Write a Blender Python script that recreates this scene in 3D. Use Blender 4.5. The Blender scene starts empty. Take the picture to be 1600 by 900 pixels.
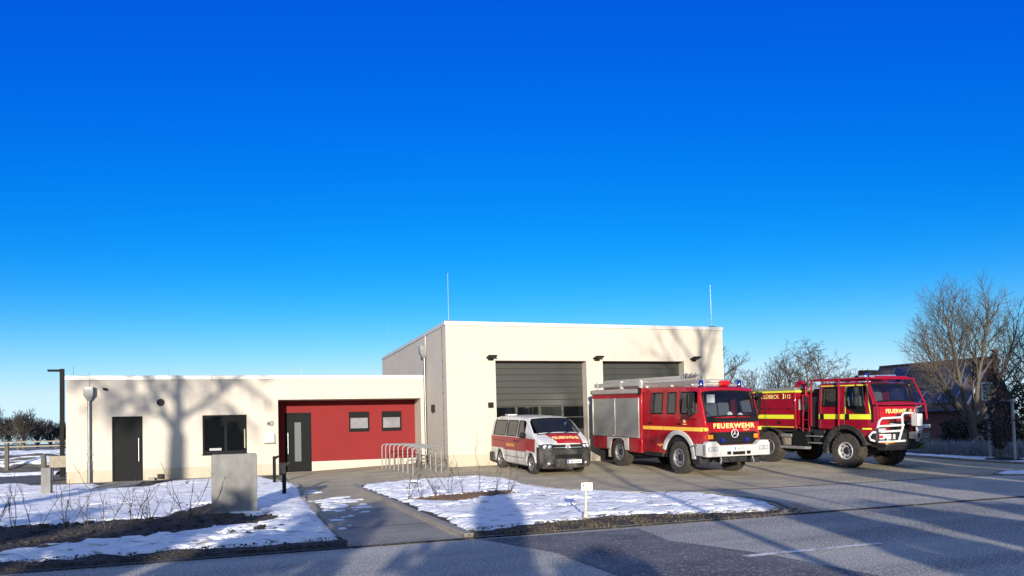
import bpy, bmesh, math, random
import numpy as np
from mathutils import Vector, Matrix, noise as mnoise
R = math.radians
PI = math.pi
scene = bpy.context.scene
COL = scene.collection

# ------------------------------------------------------------------ camera, sky, sun, exposure
EYE = 1.56
yaw, pit, rol = R(19.35), R(2.42), R(1.557)
F_ = Vector((math.sin(yaw)*math.cos(pit), math.cos(yaw)*math.cos(pit), math.sin(pit)))
R_ = Vector((math.cos(yaw), -math.sin(yaw), 0)); U_ = R_.cross(F_)
R2 = R_*math.cos(rol) - U_*math.sin(rol); U2 = U_*math.cos(rol) + R_*math.sin(rol)
cd = bpy.data.cameras.new('camera'); cam = bpy.data.objects.new('camera', cd); COL.objects.link(cam)
cam.matrix_world = Matrix(((R2.x, U2.x, -F_.x, 0), (R2.y, U2.y, -F_.y, 0), (R2.z, U2.z, -F_.z, EYE), (0, 0, 0, 1)))
cd.sensor_width = 36; cd.lens = 36*1192.5/1600; cd.shift_y = (621.7-450)/1600
cd.clip_start = .05; cd.clip_end = 4000
scene.camera = cam

SUN_AZ, SUN_EL = R(17.46), R(9.5)          # shadows run towards this azimuth (from +y to +x)
w = bpy.data.worlds.new("World"); scene.world = w; w.use_nodes = True
nt = w.node_tree; nt.nodes.clear()
sky = nt.nodes.new('ShaderNodeTexSky'); sky.sky_type = 'NISHITA'; sky.sun_disc = False
sky.sun_elevation = SUN_EL; sky.sun_rotation = SUN_AZ + PI
sky.air_density = 1.0; sky.dust_density = .6; sky.ozone_density = 6.0
bg = nt.nodes.new('ShaderNodeBackground'); bg.inputs['Strength'].default_value = .098
wo = nt.nodes.new('ShaderNodeOutputWorld')
sep = nt.nodes.new('ShaderNodeSeparateColor'); comb = nt.nodes.new('ShaderNodeCombineColor')
nt.links.new(sky.outputs[0], sep.inputs[0])
SKY_MAP = [(.33, 5.5, 2.2), (.55, 1.66, 1.7), (2.38, .58, 9.0)]     # deep polarised blue, per channel: min(gain*v^power, cap*v)
for i, (gain, pw, capk) in enumerate(SKY_MAP):
    a = nt.nodes.new('ShaderNodeMath'); a.operation = 'POWER'; a.inputs[1].default_value = pw
    b = nt.nodes.new('ShaderNodeMath'); b.operation = 'MULTIPLY'; b.inputs[1].default_value = gain
    c = nt.nodes.new('ShaderNodeMath'); c.operation = 'MULTIPLY'; c.inputs[1].default_value = capk
    d = nt.nodes.new('ShaderNodeMath'); d.operation = 'MINIMUM'
    nt.links.new(sep.outputs[i], a.inputs[0]); nt.links.new(a.outputs[0], b.inputs[0])
    nt.links.new(sep.outputs[i], c.inputs[0]); nt.links.new(b.outputs[0], d.inputs[0]); nt.links.new(c.outputs[0], d.inputs[1])
    nt.links.new(d.outputs[0], comb.inputs[i])
def wnode(t, **kw):
    n = nt.nodes.new(t)
    for k, v in kw.items(): setattr(n, k, v)
    return n
def wmath(op, a, b):
    n = wnode('ShaderNodeMath', operation=op)
    for i, v in enumerate((a, b)):
        if isinstance(v, (int, float)): n.inputs[i].default_value = v
        else: nt.links.new(v, n.inputs[i])
    return n.outputs[0]
tc = wnode('ShaderNodeTexCoord'); sx = wnode('ShaderNodeSeparateXYZ'); nt.links.new(tc.outputs['Generated'], sx.inputs[0])
# pale air along the horizon, and an added overhead glow, unseen, to brighten the ground
HAZE_COL, HAZE_K, HAZE_A = (4.0, 6.3, 7.0, 1), 115.0, .86
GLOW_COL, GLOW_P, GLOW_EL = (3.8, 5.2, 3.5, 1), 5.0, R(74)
hz = wmath('MULTIPLY', wmath('EXPONENT', wmath('MULTIPLY', wmath('POWER', wmath('MAXIMUM', sx.outputs[2], 0), 2.0), -HAZE_K), 0), HAZE_A)
mixh = wnode('ShaderNodeMix', data_type='RGBA'); nt.links.new(hz, mixh.inputs[0]); nt.links.new(comb.outputs[0], mixh.inputs[6]); mixh.inputs[7].default_value = HAZE_COL
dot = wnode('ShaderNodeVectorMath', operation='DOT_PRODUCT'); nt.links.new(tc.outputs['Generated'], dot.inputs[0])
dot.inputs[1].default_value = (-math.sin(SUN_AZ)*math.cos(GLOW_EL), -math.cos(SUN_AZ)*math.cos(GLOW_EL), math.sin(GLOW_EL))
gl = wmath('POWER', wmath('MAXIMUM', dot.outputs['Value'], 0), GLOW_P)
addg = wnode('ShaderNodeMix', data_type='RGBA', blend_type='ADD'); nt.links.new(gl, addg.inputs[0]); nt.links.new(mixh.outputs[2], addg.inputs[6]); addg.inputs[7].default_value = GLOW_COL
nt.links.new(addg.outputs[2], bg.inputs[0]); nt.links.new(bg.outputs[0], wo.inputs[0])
sl = bpy.data.lights.new('sun', 'SUN'); sl.energy = 5.0; sl.angle = R(.5); sl.color = (1, .9, .76)
so = bpy.data.objects.new('sun', sl); COL.objects.link(so)
SUN_D = Vector((math.sin(SUN_AZ)*math.cos(SUN_EL), math.cos(SUN_AZ)*math.cos(SUN_EL), -math.sin(SUN_EL)))
so.rotation_euler = SUN_D.to_track_quat('-Z', 'Y').to_euler()
vs = scene.view_settings; vs.view_transform = 'Standard'; vs.look = 'None'; vs.gamma = 1; vs.exposure = .78
vs.use_curve_mapping = False

# ------------------------------------------------------------------ helpers
def smooth(a, b, x):
    t = np.clip((x-a)/(b-a), 0, 1); return t*t*(3-2*t)
def G(x, y):
    """height of the graded ground"""
    x = np.asarray(x, float); y = np.asarray(y, float)
    gr = np.clip(.0365*(y-22), -.08, .22); gl = np.clip(.0135*(y-29)+.04, -.08, .04)
    t = smooth(1, 7.3, x); return gl*(1-t)+gr*t
def c2w(X, Z):
    return X*math.cos(yaw)+Z*math.sin(yaw), -X*math.sin(yaw)+Z*math.cos(yaw)

def mat(name, col, rough=.7, metal=0.0, var=.0, vscale=3.0, bump=.0, bscale=60.0, coat=0.0, spec=.5, col2=None, vec='Object', stretch=None, detail=5, bdist=.01):
    m = bpy.data.materials.new(name); m.use_nodes = True
    t = m.node_tree; p = t.nodes['Principled BSDF']
    p.inputs['Roughness'].default_value = rough; p.inputs['Metallic'].default_value = metal
    p.inputs['Coat Weight'].default_value = coat; p.inputs['Specular IOR Level'].default_value = spec
    p.inputs['Coat Roughness'].default_value = .05
    p.inputs['Base Color'].default_value = (*col, 1)
    if var or bump:
        co = t.nodes.new('ShaderNodeTexCoord'); src = co.outputs[vec]
        if stretch:
            mp = t.nodes.new('ShaderNodeMapping'); mp.inputs['Scale'].default_value = stretch
            t.links.new(src, mp.inputs[0]); src = mp.outputs[0]
    if var:
        n = t.nodes.new('ShaderNodeTexNoise'); n.inputs['Scale'].default_value = vscale; n.inputs['Detail'].default_value = detail
        n.inputs['Roughness'].default_value = .65
        t.links.new(src, n.inputs['Vector'])
        rp = t.nodes.new('ShaderNodeValToRGB'); c2 = col2 or tuple(c*(1-var) for c in col)
        rp.color_ramp.elements[0].position = .35; rp.color_ramp.elements[1].position = .65
        rp.color_ramp.elements[0].color = (*c2, 1); rp.color_ramp.elements[1].color = (*col, 1)
        t.links.new(n.outputs[0], rp.inputs[0]); t.links.new(rp.outputs[0], p.inputs['Base Color'])
    if bump:
        n2 = t.nodes.new('ShaderNodeTexNoise'); n2.inputs['Scale'].default_value = bscale; n2.inputs['Detail'].default_value = 4
        t.links.new(src, n2.inputs['Vector'])
        bp = t.nodes.new('ShaderNodeBump'); bp.inputs['Strength'].default_value = bump; bp.inputs['Distance'].default_value = bdist
        t.links.new(n2.outputs[0], bp.inputs['Height']); t.links.new(bp.outputs[0], p.inputs['Normal'])
    return m

class MB:
    def __init__(s): s.v = []; s.f = []
    def add(s, vs, fs):
        o = len(s.v); s.v += [tuple(v) for v in vs]; s.f += [tuple(i+o for i in f) for f in fs]
    def box(s, x0, x1, y0, y1, z0, z1, M=None):
        vs = [(x, y, z) for z in (z0, z1) for y in (y0, y1) for x in (x0, x1)]
        if M is not None: vs = [M @ Vector(v) for v in vs]
        s.add(vs, [(0, 2, 3, 1), (4, 5, 7, 6), (0, 1, 5, 4), (2, 6, 7, 3), (0, 4, 6, 2), (1, 3, 7, 5)]); return s
    def prism(s, poly, axis, a, b):
        """poly: 2-D outline; axis x: (y,z), y: (x,z), z: (x,y)"""
        n = len(poly)
        mk = {'x': lambda p, t: (t, p[0], p[1]), 'y': lambda p, t: (p[0], t, p[1]), 'z': lambda p, t: (p[0], p[1], t)}[axis]
        vs = [mk(p, a) for p in poly]+[mk(p, b) for p in poly]
        fs = [tuple(range(n))[::-1], tuple(range(n, 2*n))]+[(i, (i+1) % n, n+(i+1) % n, n+i) for i in range(n)]
        s.add(vs, fs); return s
    def tube(s, pts, r, n=8, cap=True, closed=False):
        pts = [Vector(p) for p in pts]; m = len(pts)
        rs = r if isinstance(r, (list, tuple)) else [r]*m
        ref = None; rings = []
        for i, p in enumerate(pts):
            if closed: d = (pts[(i+1) % m]-pts[i-1])
            else: d = pts[min(i+1, m-1)]-pts[max(i-1, 0)]
            if d.length < 1e-9: d = Vector((0, 0, 1))
            d.normalize()
            if ref is None:
                ref = d.orthogonal().normalized()
            else:
                ref = ref-d*ref.dot(d)
                if ref.length < 1e-6: ref = d.orthogonal()
                ref.normalize()
            b = d.cross(ref)
            rings.append([p+(ref*math.cos(2*PI*k/n)+b*math.sin(2*PI*k/n))*rs[i] for k in range(n)])
        vs = [v for q in rings for v in q]; fs = []
        for i in range(m if closed else m-1):
            j = (i+1) % m
            for k in range(n):
                fs.append((i*n+k, i*n+(k+1) % n, j*n+(k+1) % n, j*n+k))
        if cap and not closed: fs += [tuple(range(n))[::-1], tuple(range((m-1)*n, m*n))]
        s.add(vs, fs); return s
    def lathe(s, prof, n=24, M=None, axis='z'):
        """prof: (radius, height) pairs"""
        vs = []; fs = []; m = len(prof)
        for k in range(n):
            a = 2*PI*k/n; c, q = math.cos(a), math.sin(a)
            for r, h in prof:
                v = {'z': (r*c, r*q, h), 'x': (h, r*c, r*q), 'y': (r*c, h, r*q)}[axis]
                vs.append(M @ Vector(v) if M is not None else v)
        for k in range(n):
            k2 = (k+1) % n
            for i in range(m-1): fs.append((k*m+i, k2*m+i, k2*m+i+1, k*m+i+1))
        s.add(vs, fs); return s
    def grid(s, fn, nu, nv):
        vs = [fn(i/nu, j/nv) for j in range(nv+1) for i in range(nu+1)]
        fs = [(j*(nu+1)+i, j*(nu+1)+i+1, (j+1)*(nu+1)+i+1, (j+1)*(nu+1)+i) for j in range(nv) for i in range(nu)]
        s.add(vs, fs); return s
    def build(s, name, m, parent=None, bevel=0, sm=True, seg=2, fix=True):
        me = bpy.data.meshes.new(name); me.from_pydata(s.v, [], s.f)
        if fix:
            bm = bmesh.new(); bm.from_mesh(me); bmesh.ops.recalc_face_normals(bm, faces=bm.faces); bm.to_mesh(me); bm.free()
        me.materials.append(m)
        if sm:
            me.shade_smooth(); me.set_sharp_from_angle(angle=R(38))
        o = bpy.data.objects.new(name, me); COL.objects.link(o)
        if parent is not None: o.parent = parent
        if bevel:
            b = o.modifiers.new('bevel', 'BEVEL'); b.width = bevel; b.segments = seg; b.limit_method = 'ANGLE'; b.angle_limit = R(40)
        return o
def raw_mesh(name, V, Fq, m, parent=None, sm=False):
    me = bpy.data.meshes.new(name); me.from_pydata(V, [], Fq); me.materials.append(m)
    if sm: me.shade_smooth()
    o = bpy.data.objects.new(name, me); COL.objects.link(o)
    if parent is not None: o.parent = parent
    return o
def tag(o, label, cat, group=None, kind=None):
    if label: o['label'] = label
    if cat: o['category'] = cat
    if group: o['group'] = group
    if kind: o['kind'] = kind
    return o
def struct(o): o['kind'] = 'structure'; return o
def thing(name, label, cat, loc=(0, 0, 0), rot=(0, 0, 0), group=None):
    o = bpy.data.objects.new(name, None); COL.objects.link(o); o.empty_display_size = .2
    o.location = loc; o.rotation_euler = rot
    return tag(o, label, cat, group)
def copy_tree(o, parent=None):
    c = o.copy(); COL.objects.link(c); c.parent = parent
    for ch in list(o.children): copy_tree(ch, c)
    return c
def lettering(text, h, m, M, parent, width=None, name='lettering', bold=.012, ext=.003, space=1.0):
    """text mesh of cap height h, centred; M maps its (x right, y up, z out) frame into the parent's"""
    cu = bpy.data.curves.new('t', 'FONT'); cu.body = text; cu.size = 1; cu.align_x = 'CENTER'; cu.offset = bold; cu.space_character = space
    cu.resolution_u = 3
    ob = bpy.data.objects.new('t', cu); COL.objects.link(ob)
    me = bpy.data.meshes.new_from_object(ob.evaluated_get(bpy.context.evaluated_depsgraph_get()))
    bpy.data.objects.remove(ob); bpy.data.curves.remove(cu)
    xs = [v.co.x for v in me.vertices]; ys = [v.co.y for v in me.vertices]
    cx = (max(xs)+min(xs))/2; sc = h/.73; sxx = (width/(max(xs)-min(xs))) if width else sc
    for v in me.vertices:
        q = M @ Vector(((v.co.x-cx)*sxx, (v.co.y-.365)*sc, ext)); v.co = q
    me.name = name; me.materials.clear(); me.materials.append(m)
    o = bpy.data.objects.new(name, me); COL.objects.link(o)
    if parent is not None: o.parent = parent
    return o
def frame(o, xd, zd):
    """4x4 with x along xd, z (out of the face) along zd"""
    x = Vector(xd).normalized(); z = Vector(zd).normalized(); y = z.cross(x).normalized(); x = y.cross(z)
    return Matrix(((x.x, y.x, z.x, o[0]), (x.y, y.y, z.y, o[1]), (x.z, y.z, z.z, o[2]), (0, 0, 0, 1)))

# ------------------------------------------------------------------ materials
M = {}
M['wall'] = mat('render_cream', (.45, .41, .345), .9, var=.08, vscale=.6, bump=.25, bscale=180)
M['wall_side'] = M['wall']
M['plinth'] = mat('plinth_cream', (.39, .345, .265), .9, var=.05, vscale=1.2, bump=.2, bscale=180)
M['red_wall'] = mat('render_red', (.165, .005, .006), .85, var=.12, vscale=.9, bump=.25, bscale=180)
M['cap'] = mat('roof_edge_metal', (.62, .6, .55), .45, .3, var=.2, vscale=2.5)
M['zinc'] = mat('zinc', (.17, .175, .18), .35, .75, var=.25, vscale=4)
M['anthracite'] = mat('anthracite_paint', (.012, .013, .0135), .6, var=.15, vscale=2, spec=.04)
M['steel'] = mat('brushed_steel', (.55, .55, .55), .28, 1.0)
M['galv'] = mat('galvanised_steel', (.22, .222, .225), .4, .2, var=.25, vscale=8)
M['black'] = mat('black_plastic', (.010, .010, .010), .5, spec=.15)
M['dark'] = mat('dark_chassis', (.016, .017, .02), .6, var=.4, vscale=6)
M['door_panel'] = mat('sectional_door_panel', (.034, .035, .030), .42, .0, var=.08, vscale=.7, stretch=(1, 1, 6))
M['pane'] = mat('window_glass_dark', (.004, .005, .006), .04, spec=.2)
M['pane_grey'] = mat('window_glass_grey', (.22, .22, .24), .12, spec=.7, var=.3, vscale=2)
M['frost_pane'] = mat('frosted_glass', (.10, .115, .12), .3, spec=.2)
M['concrete'] = mat('concrete', (.19, .19, .18), .85, var=.3, vscale=3.5, bump=.35, bscale=70, stretch=(1, 1, .5))
M['kerb'] = mat('kerb_concrete', (.27, .245, .2), .9, var=.3, vscale=5, bump=.4, bscale=60)
M['white_paint'] = mat('white_vehicle_paint', (.47, .465, .45), .3, coat=.4)
M['red_paint'] = mat('red_vehicle_paint', (.31, .005, .012), .32, coat=.4, spec=.12, var=.06, vscale=2)
M['red_dark'] = mat('crimson_vehicle_paint', (.225, .004, .017), .32, coat=.4, spec=.12, var=.08, vscale=2)
M['red_film'] = mat('red_film', (.27, .006, .012), .35, coat=.2, spec=.1)
M['yellow'] = mat('yellow_film', (.85, .47, .06), .4)
M['lime'] = mat('lime_film', (.62, .66, .03), .4)
M['gold'] = mat('pale_yellow_lettering', (.85, .66, .22), .5)
M['shutter'] = mat('aluminium_shutter', (.36, .36, .33), .42, .45, var=.12, vscale=1.3, stretch=(1, .5, 5))
M['alu'] = mat('aluminium', (.62, .61, .57), .35, .75, var=.15, vscale=6)
M['tyre'] = mat('tyre_rubber', (.018, .017, .016), .85, var=.5, vscale=7, col2=(.05, .042, .032), bump=.4, bscale=40)
M['rim'] = mat('wheel_steel', (.36, .37, .38), .4, .6, var=.3, vscale=9)
M['rim_white'] = mat('wheel_pale', (.5, .5, .5), .45, .3, var=.3, vscale=9)
M['orange'] = mat('orange_lens', (.75, .22, .01), .15, coat=.5)
M['blue_lens'] = mat('blue_lens', (.004, .012, .16), .08, coat=.8)
M['red_lens'] = mat('red_cover', (.55, .01, .01), .25, coat=.5)
M['lens'] = mat('headlamp_glass', (.6, .62, .65), .08, .4, coat=1)
M['chrome'] = mat('chrome', (.75, .75, .77), .1, 1.0)
M['emblem'] = mat('bright_emblem', (.62, .63, .65), .3, .3)
M['plate'] = mat('plate_white', (.75, .75, .74), .4)
M['ink'] = mat('black_ink', (.01, .01, .01), .5)
M['euro'] = mat('plate_blue', (.01, .05, .4), .4)
M['grey_plastic'] = mat('grey_plastic', (.022, .023, .023), .5, var=.15, vscale=3, spec=.08)
M['seat'] = mat('seat_cloth', (.09, .095, .11), .9)
M['wood'] = mat('grey_wood', (.27, .24, .19), .9, var=.35, vscale=6, stretch=(4, 4, .6), bump=.3, bscale=40)
M['wood_dark'] = mat('dark_wood', (.10, .09, .075), .9, var=.35, vscale=6, stretch=(4, 4, .6))
M['sign'] = mat('sign_enamel', (.75, .72, .68), .5, var=.12, vscale=20)
M['signpost'] = mat('sign_post_cream', (.58, .50, .36), .6, var=.3, vscale=12)
M['bark'] = mat('bark', (.115, .095, .07), .95, var=.45, vscale=6, bump=.5, bscale=25)
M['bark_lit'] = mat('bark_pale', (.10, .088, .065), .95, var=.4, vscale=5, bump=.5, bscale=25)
M['twig'] = mat('twig', (.04, .034, .028), .95)
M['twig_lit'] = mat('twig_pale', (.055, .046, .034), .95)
M['sapling'] = mat('sapling_twig', (.06, .05, .045), .9)
M['leaf_brown'] = mat('dead_beech_leaf', (.055, .035, .03), .8, var=.4, vscale=9)
M['evergreen'] = mat('evergreen_foliage', (.035, .05, .028), .8, var=.5, vscale=5)
M['stake'] = mat('pale_stake_wood', (.42, .40, .35), .85, var=.3, vscale=7, stretch=(4, 4, .6))
M['hedge'] = mat('frosted_hedge_twigs', (.33, .34, .36), .9, var=.5, vscale=8)
M['brick'] = mat('brick_red', (.27, .11, .08), .9, var=.3, vscale=9)
M['tile'] = mat('roof_tile', (.11, .07, .062), .75, var=.35, vscale=12)
M['solar'] = mat('solar_glass', (.02, .028, .055), .12, spec=.8)
M['white_frame'] = mat('white_frame', (.7, .7, .7), .5)
M['coat'] = mat('dark_coat', (.03, .035, .05), .9)
M['skin'] = mat('skin', (.5, .3, .22), .6)

def tuned(m): return m, m.node_tree, m.node_tree.nodes['Principled BSDF']
def tnode(t, typ, **kw):
    n = t.nodes.new(typ)
    for k, v in kw.items(): setattr(n, k, v)
    return n

# clear vehicle glass: mostly see-through, with a grey tint and a reflection
def glass(name, tint, through):
    m = bpy.data.materials.new(name); m.use_nodes = True; t = m.node_tree; t.nodes.clear()
    o = tnode(t, 'ShaderNodeOutputMaterial'); g = tnode(t, 'ShaderNodeBsdfGlossy'); g.inputs['Roughness'].default_value = .03
    tr = tnode(t, 'ShaderNodeBsdfTransparent'); tr.inputs[0].default_value = (*tint, 1)
    df = tnode(t, 'ShaderNodeBsdfDiffuse'); df.inputs[0].default_value = (.05, .055, .06, 1)
    m0 = tnode(t, 'ShaderNodeMixShader'); m0.inputs[0].default_value = through
    t.links.new(df.outputs[0], m0.inputs[1]); t.links.new(tr.outputs[0], m0.inputs[2])
    fr = tnode(t, 'ShaderNodeFresnel'); fr.inputs[0].default_value = 1.5
    mx = tnode(t, 'ShaderNodeMixShader'); t.links.new(fr.outputs[0], mx.inputs[0]); t.links.new(m0.outputs[0], mx.inputs[1]); t.links.new(g.outputs[0], mx.inputs[2])
    t.links.new(mx.outputs[0], o.inputs[0]); return m
M['glass'] = glass('vehicle_glass', (.72, .78, .8), .9)
M['glass_grey'] = glass('vehicle_side_glass', (.36, .40, .38), .35)

# sectional door: horizontal ribs
def ribs(m, period, depth, axis='Z'):
    m, t, p = tuned(m)
    co = tnode(t, 'ShaderNodeTexCoord'); wv = tnode(t, 'ShaderNodeTexWave', bands_direction=axis, wave_profile='SAW')
    wv.inputs['Scale'].default_value = 2*PI/20/period*1.0; t.links.new(co.outputs['Object'], wv.inputs[0])
    rp = tnode(t, 'ShaderNodeValToRGB'); rp.color_ramp.elements[0].position = 0; rp.color_ramp.elements[1].position = .12
    t.links.new(wv.outputs[0], rp.inputs[0])
    b = tnode(t, 'ShaderNodeBump'); b.inputs['Strength'].default_value = 1; b.inputs['Distance'].default_value = depth
    t.links.new(rp.outputs[0], b.inputs['Height']); t.links.new(b.outputs[0], p.inputs['Normal'])
ribs(M['door_panel'], .25, .012); ribs(M['shutter'], .05, .004)

# snow: rippled, sparkling, a little dirt
def snow_mat():
    m, t, p = tuned(mat('snow', (.86, .87, .89), .75))
    co = tnode(t, 'ShaderNodeTexCoord')
    mp = tnode(t, 'ShaderNodeMapping'); mp.inputs['Scale'].default_value = (1, 2.6, 1); t.links.new(co.outputs['Object'], mp.inputs[0])
    n1 = tnode(t, 'ShaderNodeTexNoise'); n1.inputs['Scale'].default_value = 6; n1.inputs['Detail'].default_value = 7; n1.inputs['Roughness'].default_value = .62; t.links.new(mp.outputs[0], n1.inputs[0])
    b = tnode(t, 'ShaderNodeBump'); b.inputs['Strength'].default_value = 1; b.inputs['Distance'].default_value = .12
    t.links.new(n1.outputs[0], b.inputs['Height']); t.links.new(b.outputs[0], p.inputs['Normal'])
    n2 = tnode(t, 'ShaderNodeTexNoise'); n2.inputs['Scale'].default_value = 2.3; n2.inputs['Detail'].default_value = 8; t.links.new(mp.outputs[0], n2.inputs[0])
    rp = tnode(t, 'ShaderNodeValToRGB'); e = rp.color_ramp.elements; e[0].position = .33; e[0].color = (.30, .27, .23, 1); e[1].position = .43; e[1].color = (.87, .88, .9, 1)
    t.links.new(n2.outputs[0], rp.inputs[0]); t.links.new(rp.outputs[0], p.inputs['Base Color'])
    p.inputs['Subsurface Weight'].default_value = .0
    return m
M['snow'] = snow_mat()
def weather(m, kind):
    """rain streaks and splash dirt on render; road salt and grime low on paint"""
    m, t, p = tuned(m); src = p.inputs['Base Color'].links[0].from_socket if p.inputs['Base Color'].links else None
    co = tnode(t, 'ShaderNodeTexCoord'); mp = tnode(t, 'ShaderNodeMapping'); mp.inputs['Scale'].default_value = (3, 3, .25) if kind == 'wall' else (2, 2, 1.2)
    t.links.new(co.outputs['Object'], mp.inputs[0]); n = tnode(t, 'ShaderNodeTexNoise'); n.inputs['Scale'].default_value = 1.6; n.inputs['Detail'].default_value = 8; n.inputs['Roughness'].default_value = .7
    t.links.new(mp.outputs[0], n.inputs[0]); sx_ = tnode(t, 'ShaderNodeSeparateXYZ'); t.links.new(co.outputs['Object'], sx_.inputs[0])
    mr = tnode(t, 'ShaderNodeMapRange'); mr.inputs['From Min'].default_value = .0 if kind == 'wall' else .25; mr.inputs['From Max'].default_value = .55 if kind == 'wall' else 1.5
    mr.inputs['To Min'].default_value = .5 if kind == 'wall' else .75; mr.inputs['To Max'].default_value = .10 if kind == 'wall' else .04
    t.links.new(sx_.outputs[2], mr.inputs[0]); r = tnode(t, 'ShaderNodeValToRGB'); r.color_ramp.elements[0].position = .42; r.color_ramp.elements[1].position = .68
    t.links.new(n.outputs[0], r.inputs[0]); mu = tnode(t, 'ShaderNodeMath', operation='MULTIPLY'); t.links.new(r.outputs[0], mu.inputs[0]); t.links.new(mr.outputs[0], mu.inputs[1])
    mx = tnode(t, 'ShaderNodeMix', data_type='RGBA'); t.links.new(mu.outputs[0], mx.inputs[0])
    if src: t.links.new(src, mx.inputs[6])
    else: mx.inputs[6].default_value = p.inputs['Base Color'].default_value
    mx.inputs[7].default_value = (.20, .17, .12, 1) if kind == 'wall' else (.17, .155, .14, 1)
    t.links.new(mx.outputs[2], p.inputs['Base Color'])
    if kind != 'wall':
        m2 = tnode(t, 'ShaderNodeMath', operation='MULTIPLY_ADD'); t.links.new(mu.outputs[0], m2.inputs[0]); m2.inputs[1].default_value = .5; m2.inputs[2].default_value = p.inputs['Roughness'].default_value; t.links.new(m2.outputs[0], p.inputs['Roughness'])
for k in ('wall', 'plinth'): weather(M[k], 'wall')
for k in ('red_paint', 'red_dark', 'red_film', 'white_paint', 'grey_plastic', 'yellow', 'lime'): weather(M[k], 'paint')
def ground_mat(name, c1, c2, scale, bumpd, bsc, rough=.95, speck=None, stretch=None):
    m, t, p = tuned(mat(name, c1, rough)); co = tnode(t, 'ShaderNodeTexCoord'); src = co.outputs['Object']
    if stretch:
        mp = tnode(t, 'ShaderNodeMapping'); mp.inputs['Scale'].default_value = stretch; t.links.new(src, mp.inputs[0]); src = mp.outputs[0]
    n1 = tnode(t, 'ShaderNodeTexNoise'); n1.inputs['Scale'].default_value = scale; n1.inputs['Detail'].default_value = 7; n1.inputs['Roughness'].default_value = .6; t.links.new(src, n1.inputs[0])
    rp = tnode(t, 'ShaderNodeValToRGB'); e = rp.color_ramp.elements; e[0].position = .36; e[0].color = (*c2, 1); e[1].position = .62; e[1].color = (*c1, 1)
    t.links.new(n1.outputs[0], rp.inputs[0]); colr = rp.outputs[0]
    n2 = tnode(t, 'ShaderNodeTexNoise'); n2.inputs['Scale'].default_value = bsc; n2.inputs['Detail'].default_value = 3; t.links.new(co.outputs['Object'], n2.inputs[0])
    if speck:
        r2 = tnode(t, 'ShaderNodeValToRGB'); e = r2.color_ramp.elements; e[0].position = speck[1]; e[0].color = (0, 0, 0, 1); e[1].position = speck[1]+.1; e[1].color = (1, 1, 1, 1)
        t.links.new(n2.outputs[0], r2.inputs[0])
        mx = tnode(t, 'ShaderNodeMix', data_type='RGBA'); t.links.new(r2.outputs[0], mx.inputs[0]); t.links.new(colr, mx.inputs[6]); mx.inputs[7].default_value = (*speck[0], 1); colr = mx.outputs[2]
    t.links.new(colr, p.inputs['Base Color'])
    b = tnode(t, 'ShaderNodeBump'); b.inputs['Strength'].default_value = 1; b.inputs['Distance'].default_value = bumpd
    t.links.new(n2.outputs[0], b.inputs['Height']); t.links.new(b.outputs[0], p.inputs['Normal'])
    return m
M['asphalt'] = ground_mat('frosted_asphalt', (.36, .345, .31), (.16, .155, .145), .55, .05, 42, speck=((.66, .64, .60), .53), stretch=(.25, 1.3, 1))
M['asphalt_dark'] = ground_mat('bare_asphalt', (.12, .12, .125), (.05, .052, .058), .9, .025, 30, speck=((.3, .31, .32), .57))
M['drive'] = ground_mat('wet_asphalt', (.07, .075, .085), (.045, .05, .06), .6, .012, 50)
M['soil'] = ground_mat('soil', (.055, .043, .032), (.02, .017, .015), 6, .12, 22, speck=((.16, .13, .095), .62))
M['mulch'] = ground_mat('leaf_mulch', (.22, .13, .07), (.09, .055, .032), 14, .10, 26)
M['field'] = ground_mat('winter_grass', (.11, .105, .06), (.06, .06, .035), .6, .08, 8, speck=((.8, .82, .85), .60))
M['bank_grass'] = ground_mat('bank_grass', (.13, .115, .075), (.07, .065, .045), 1.2, .10, 7)
M['gravel'] = ground_mat('gravel', (.26, .22, .17), (.07, .06, .05), 22, .06, 30)
M['line'] = ground_mat('road_line_white', (.70, .70, .69), (.28, .28, .28), 7, .02, 40)
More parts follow.
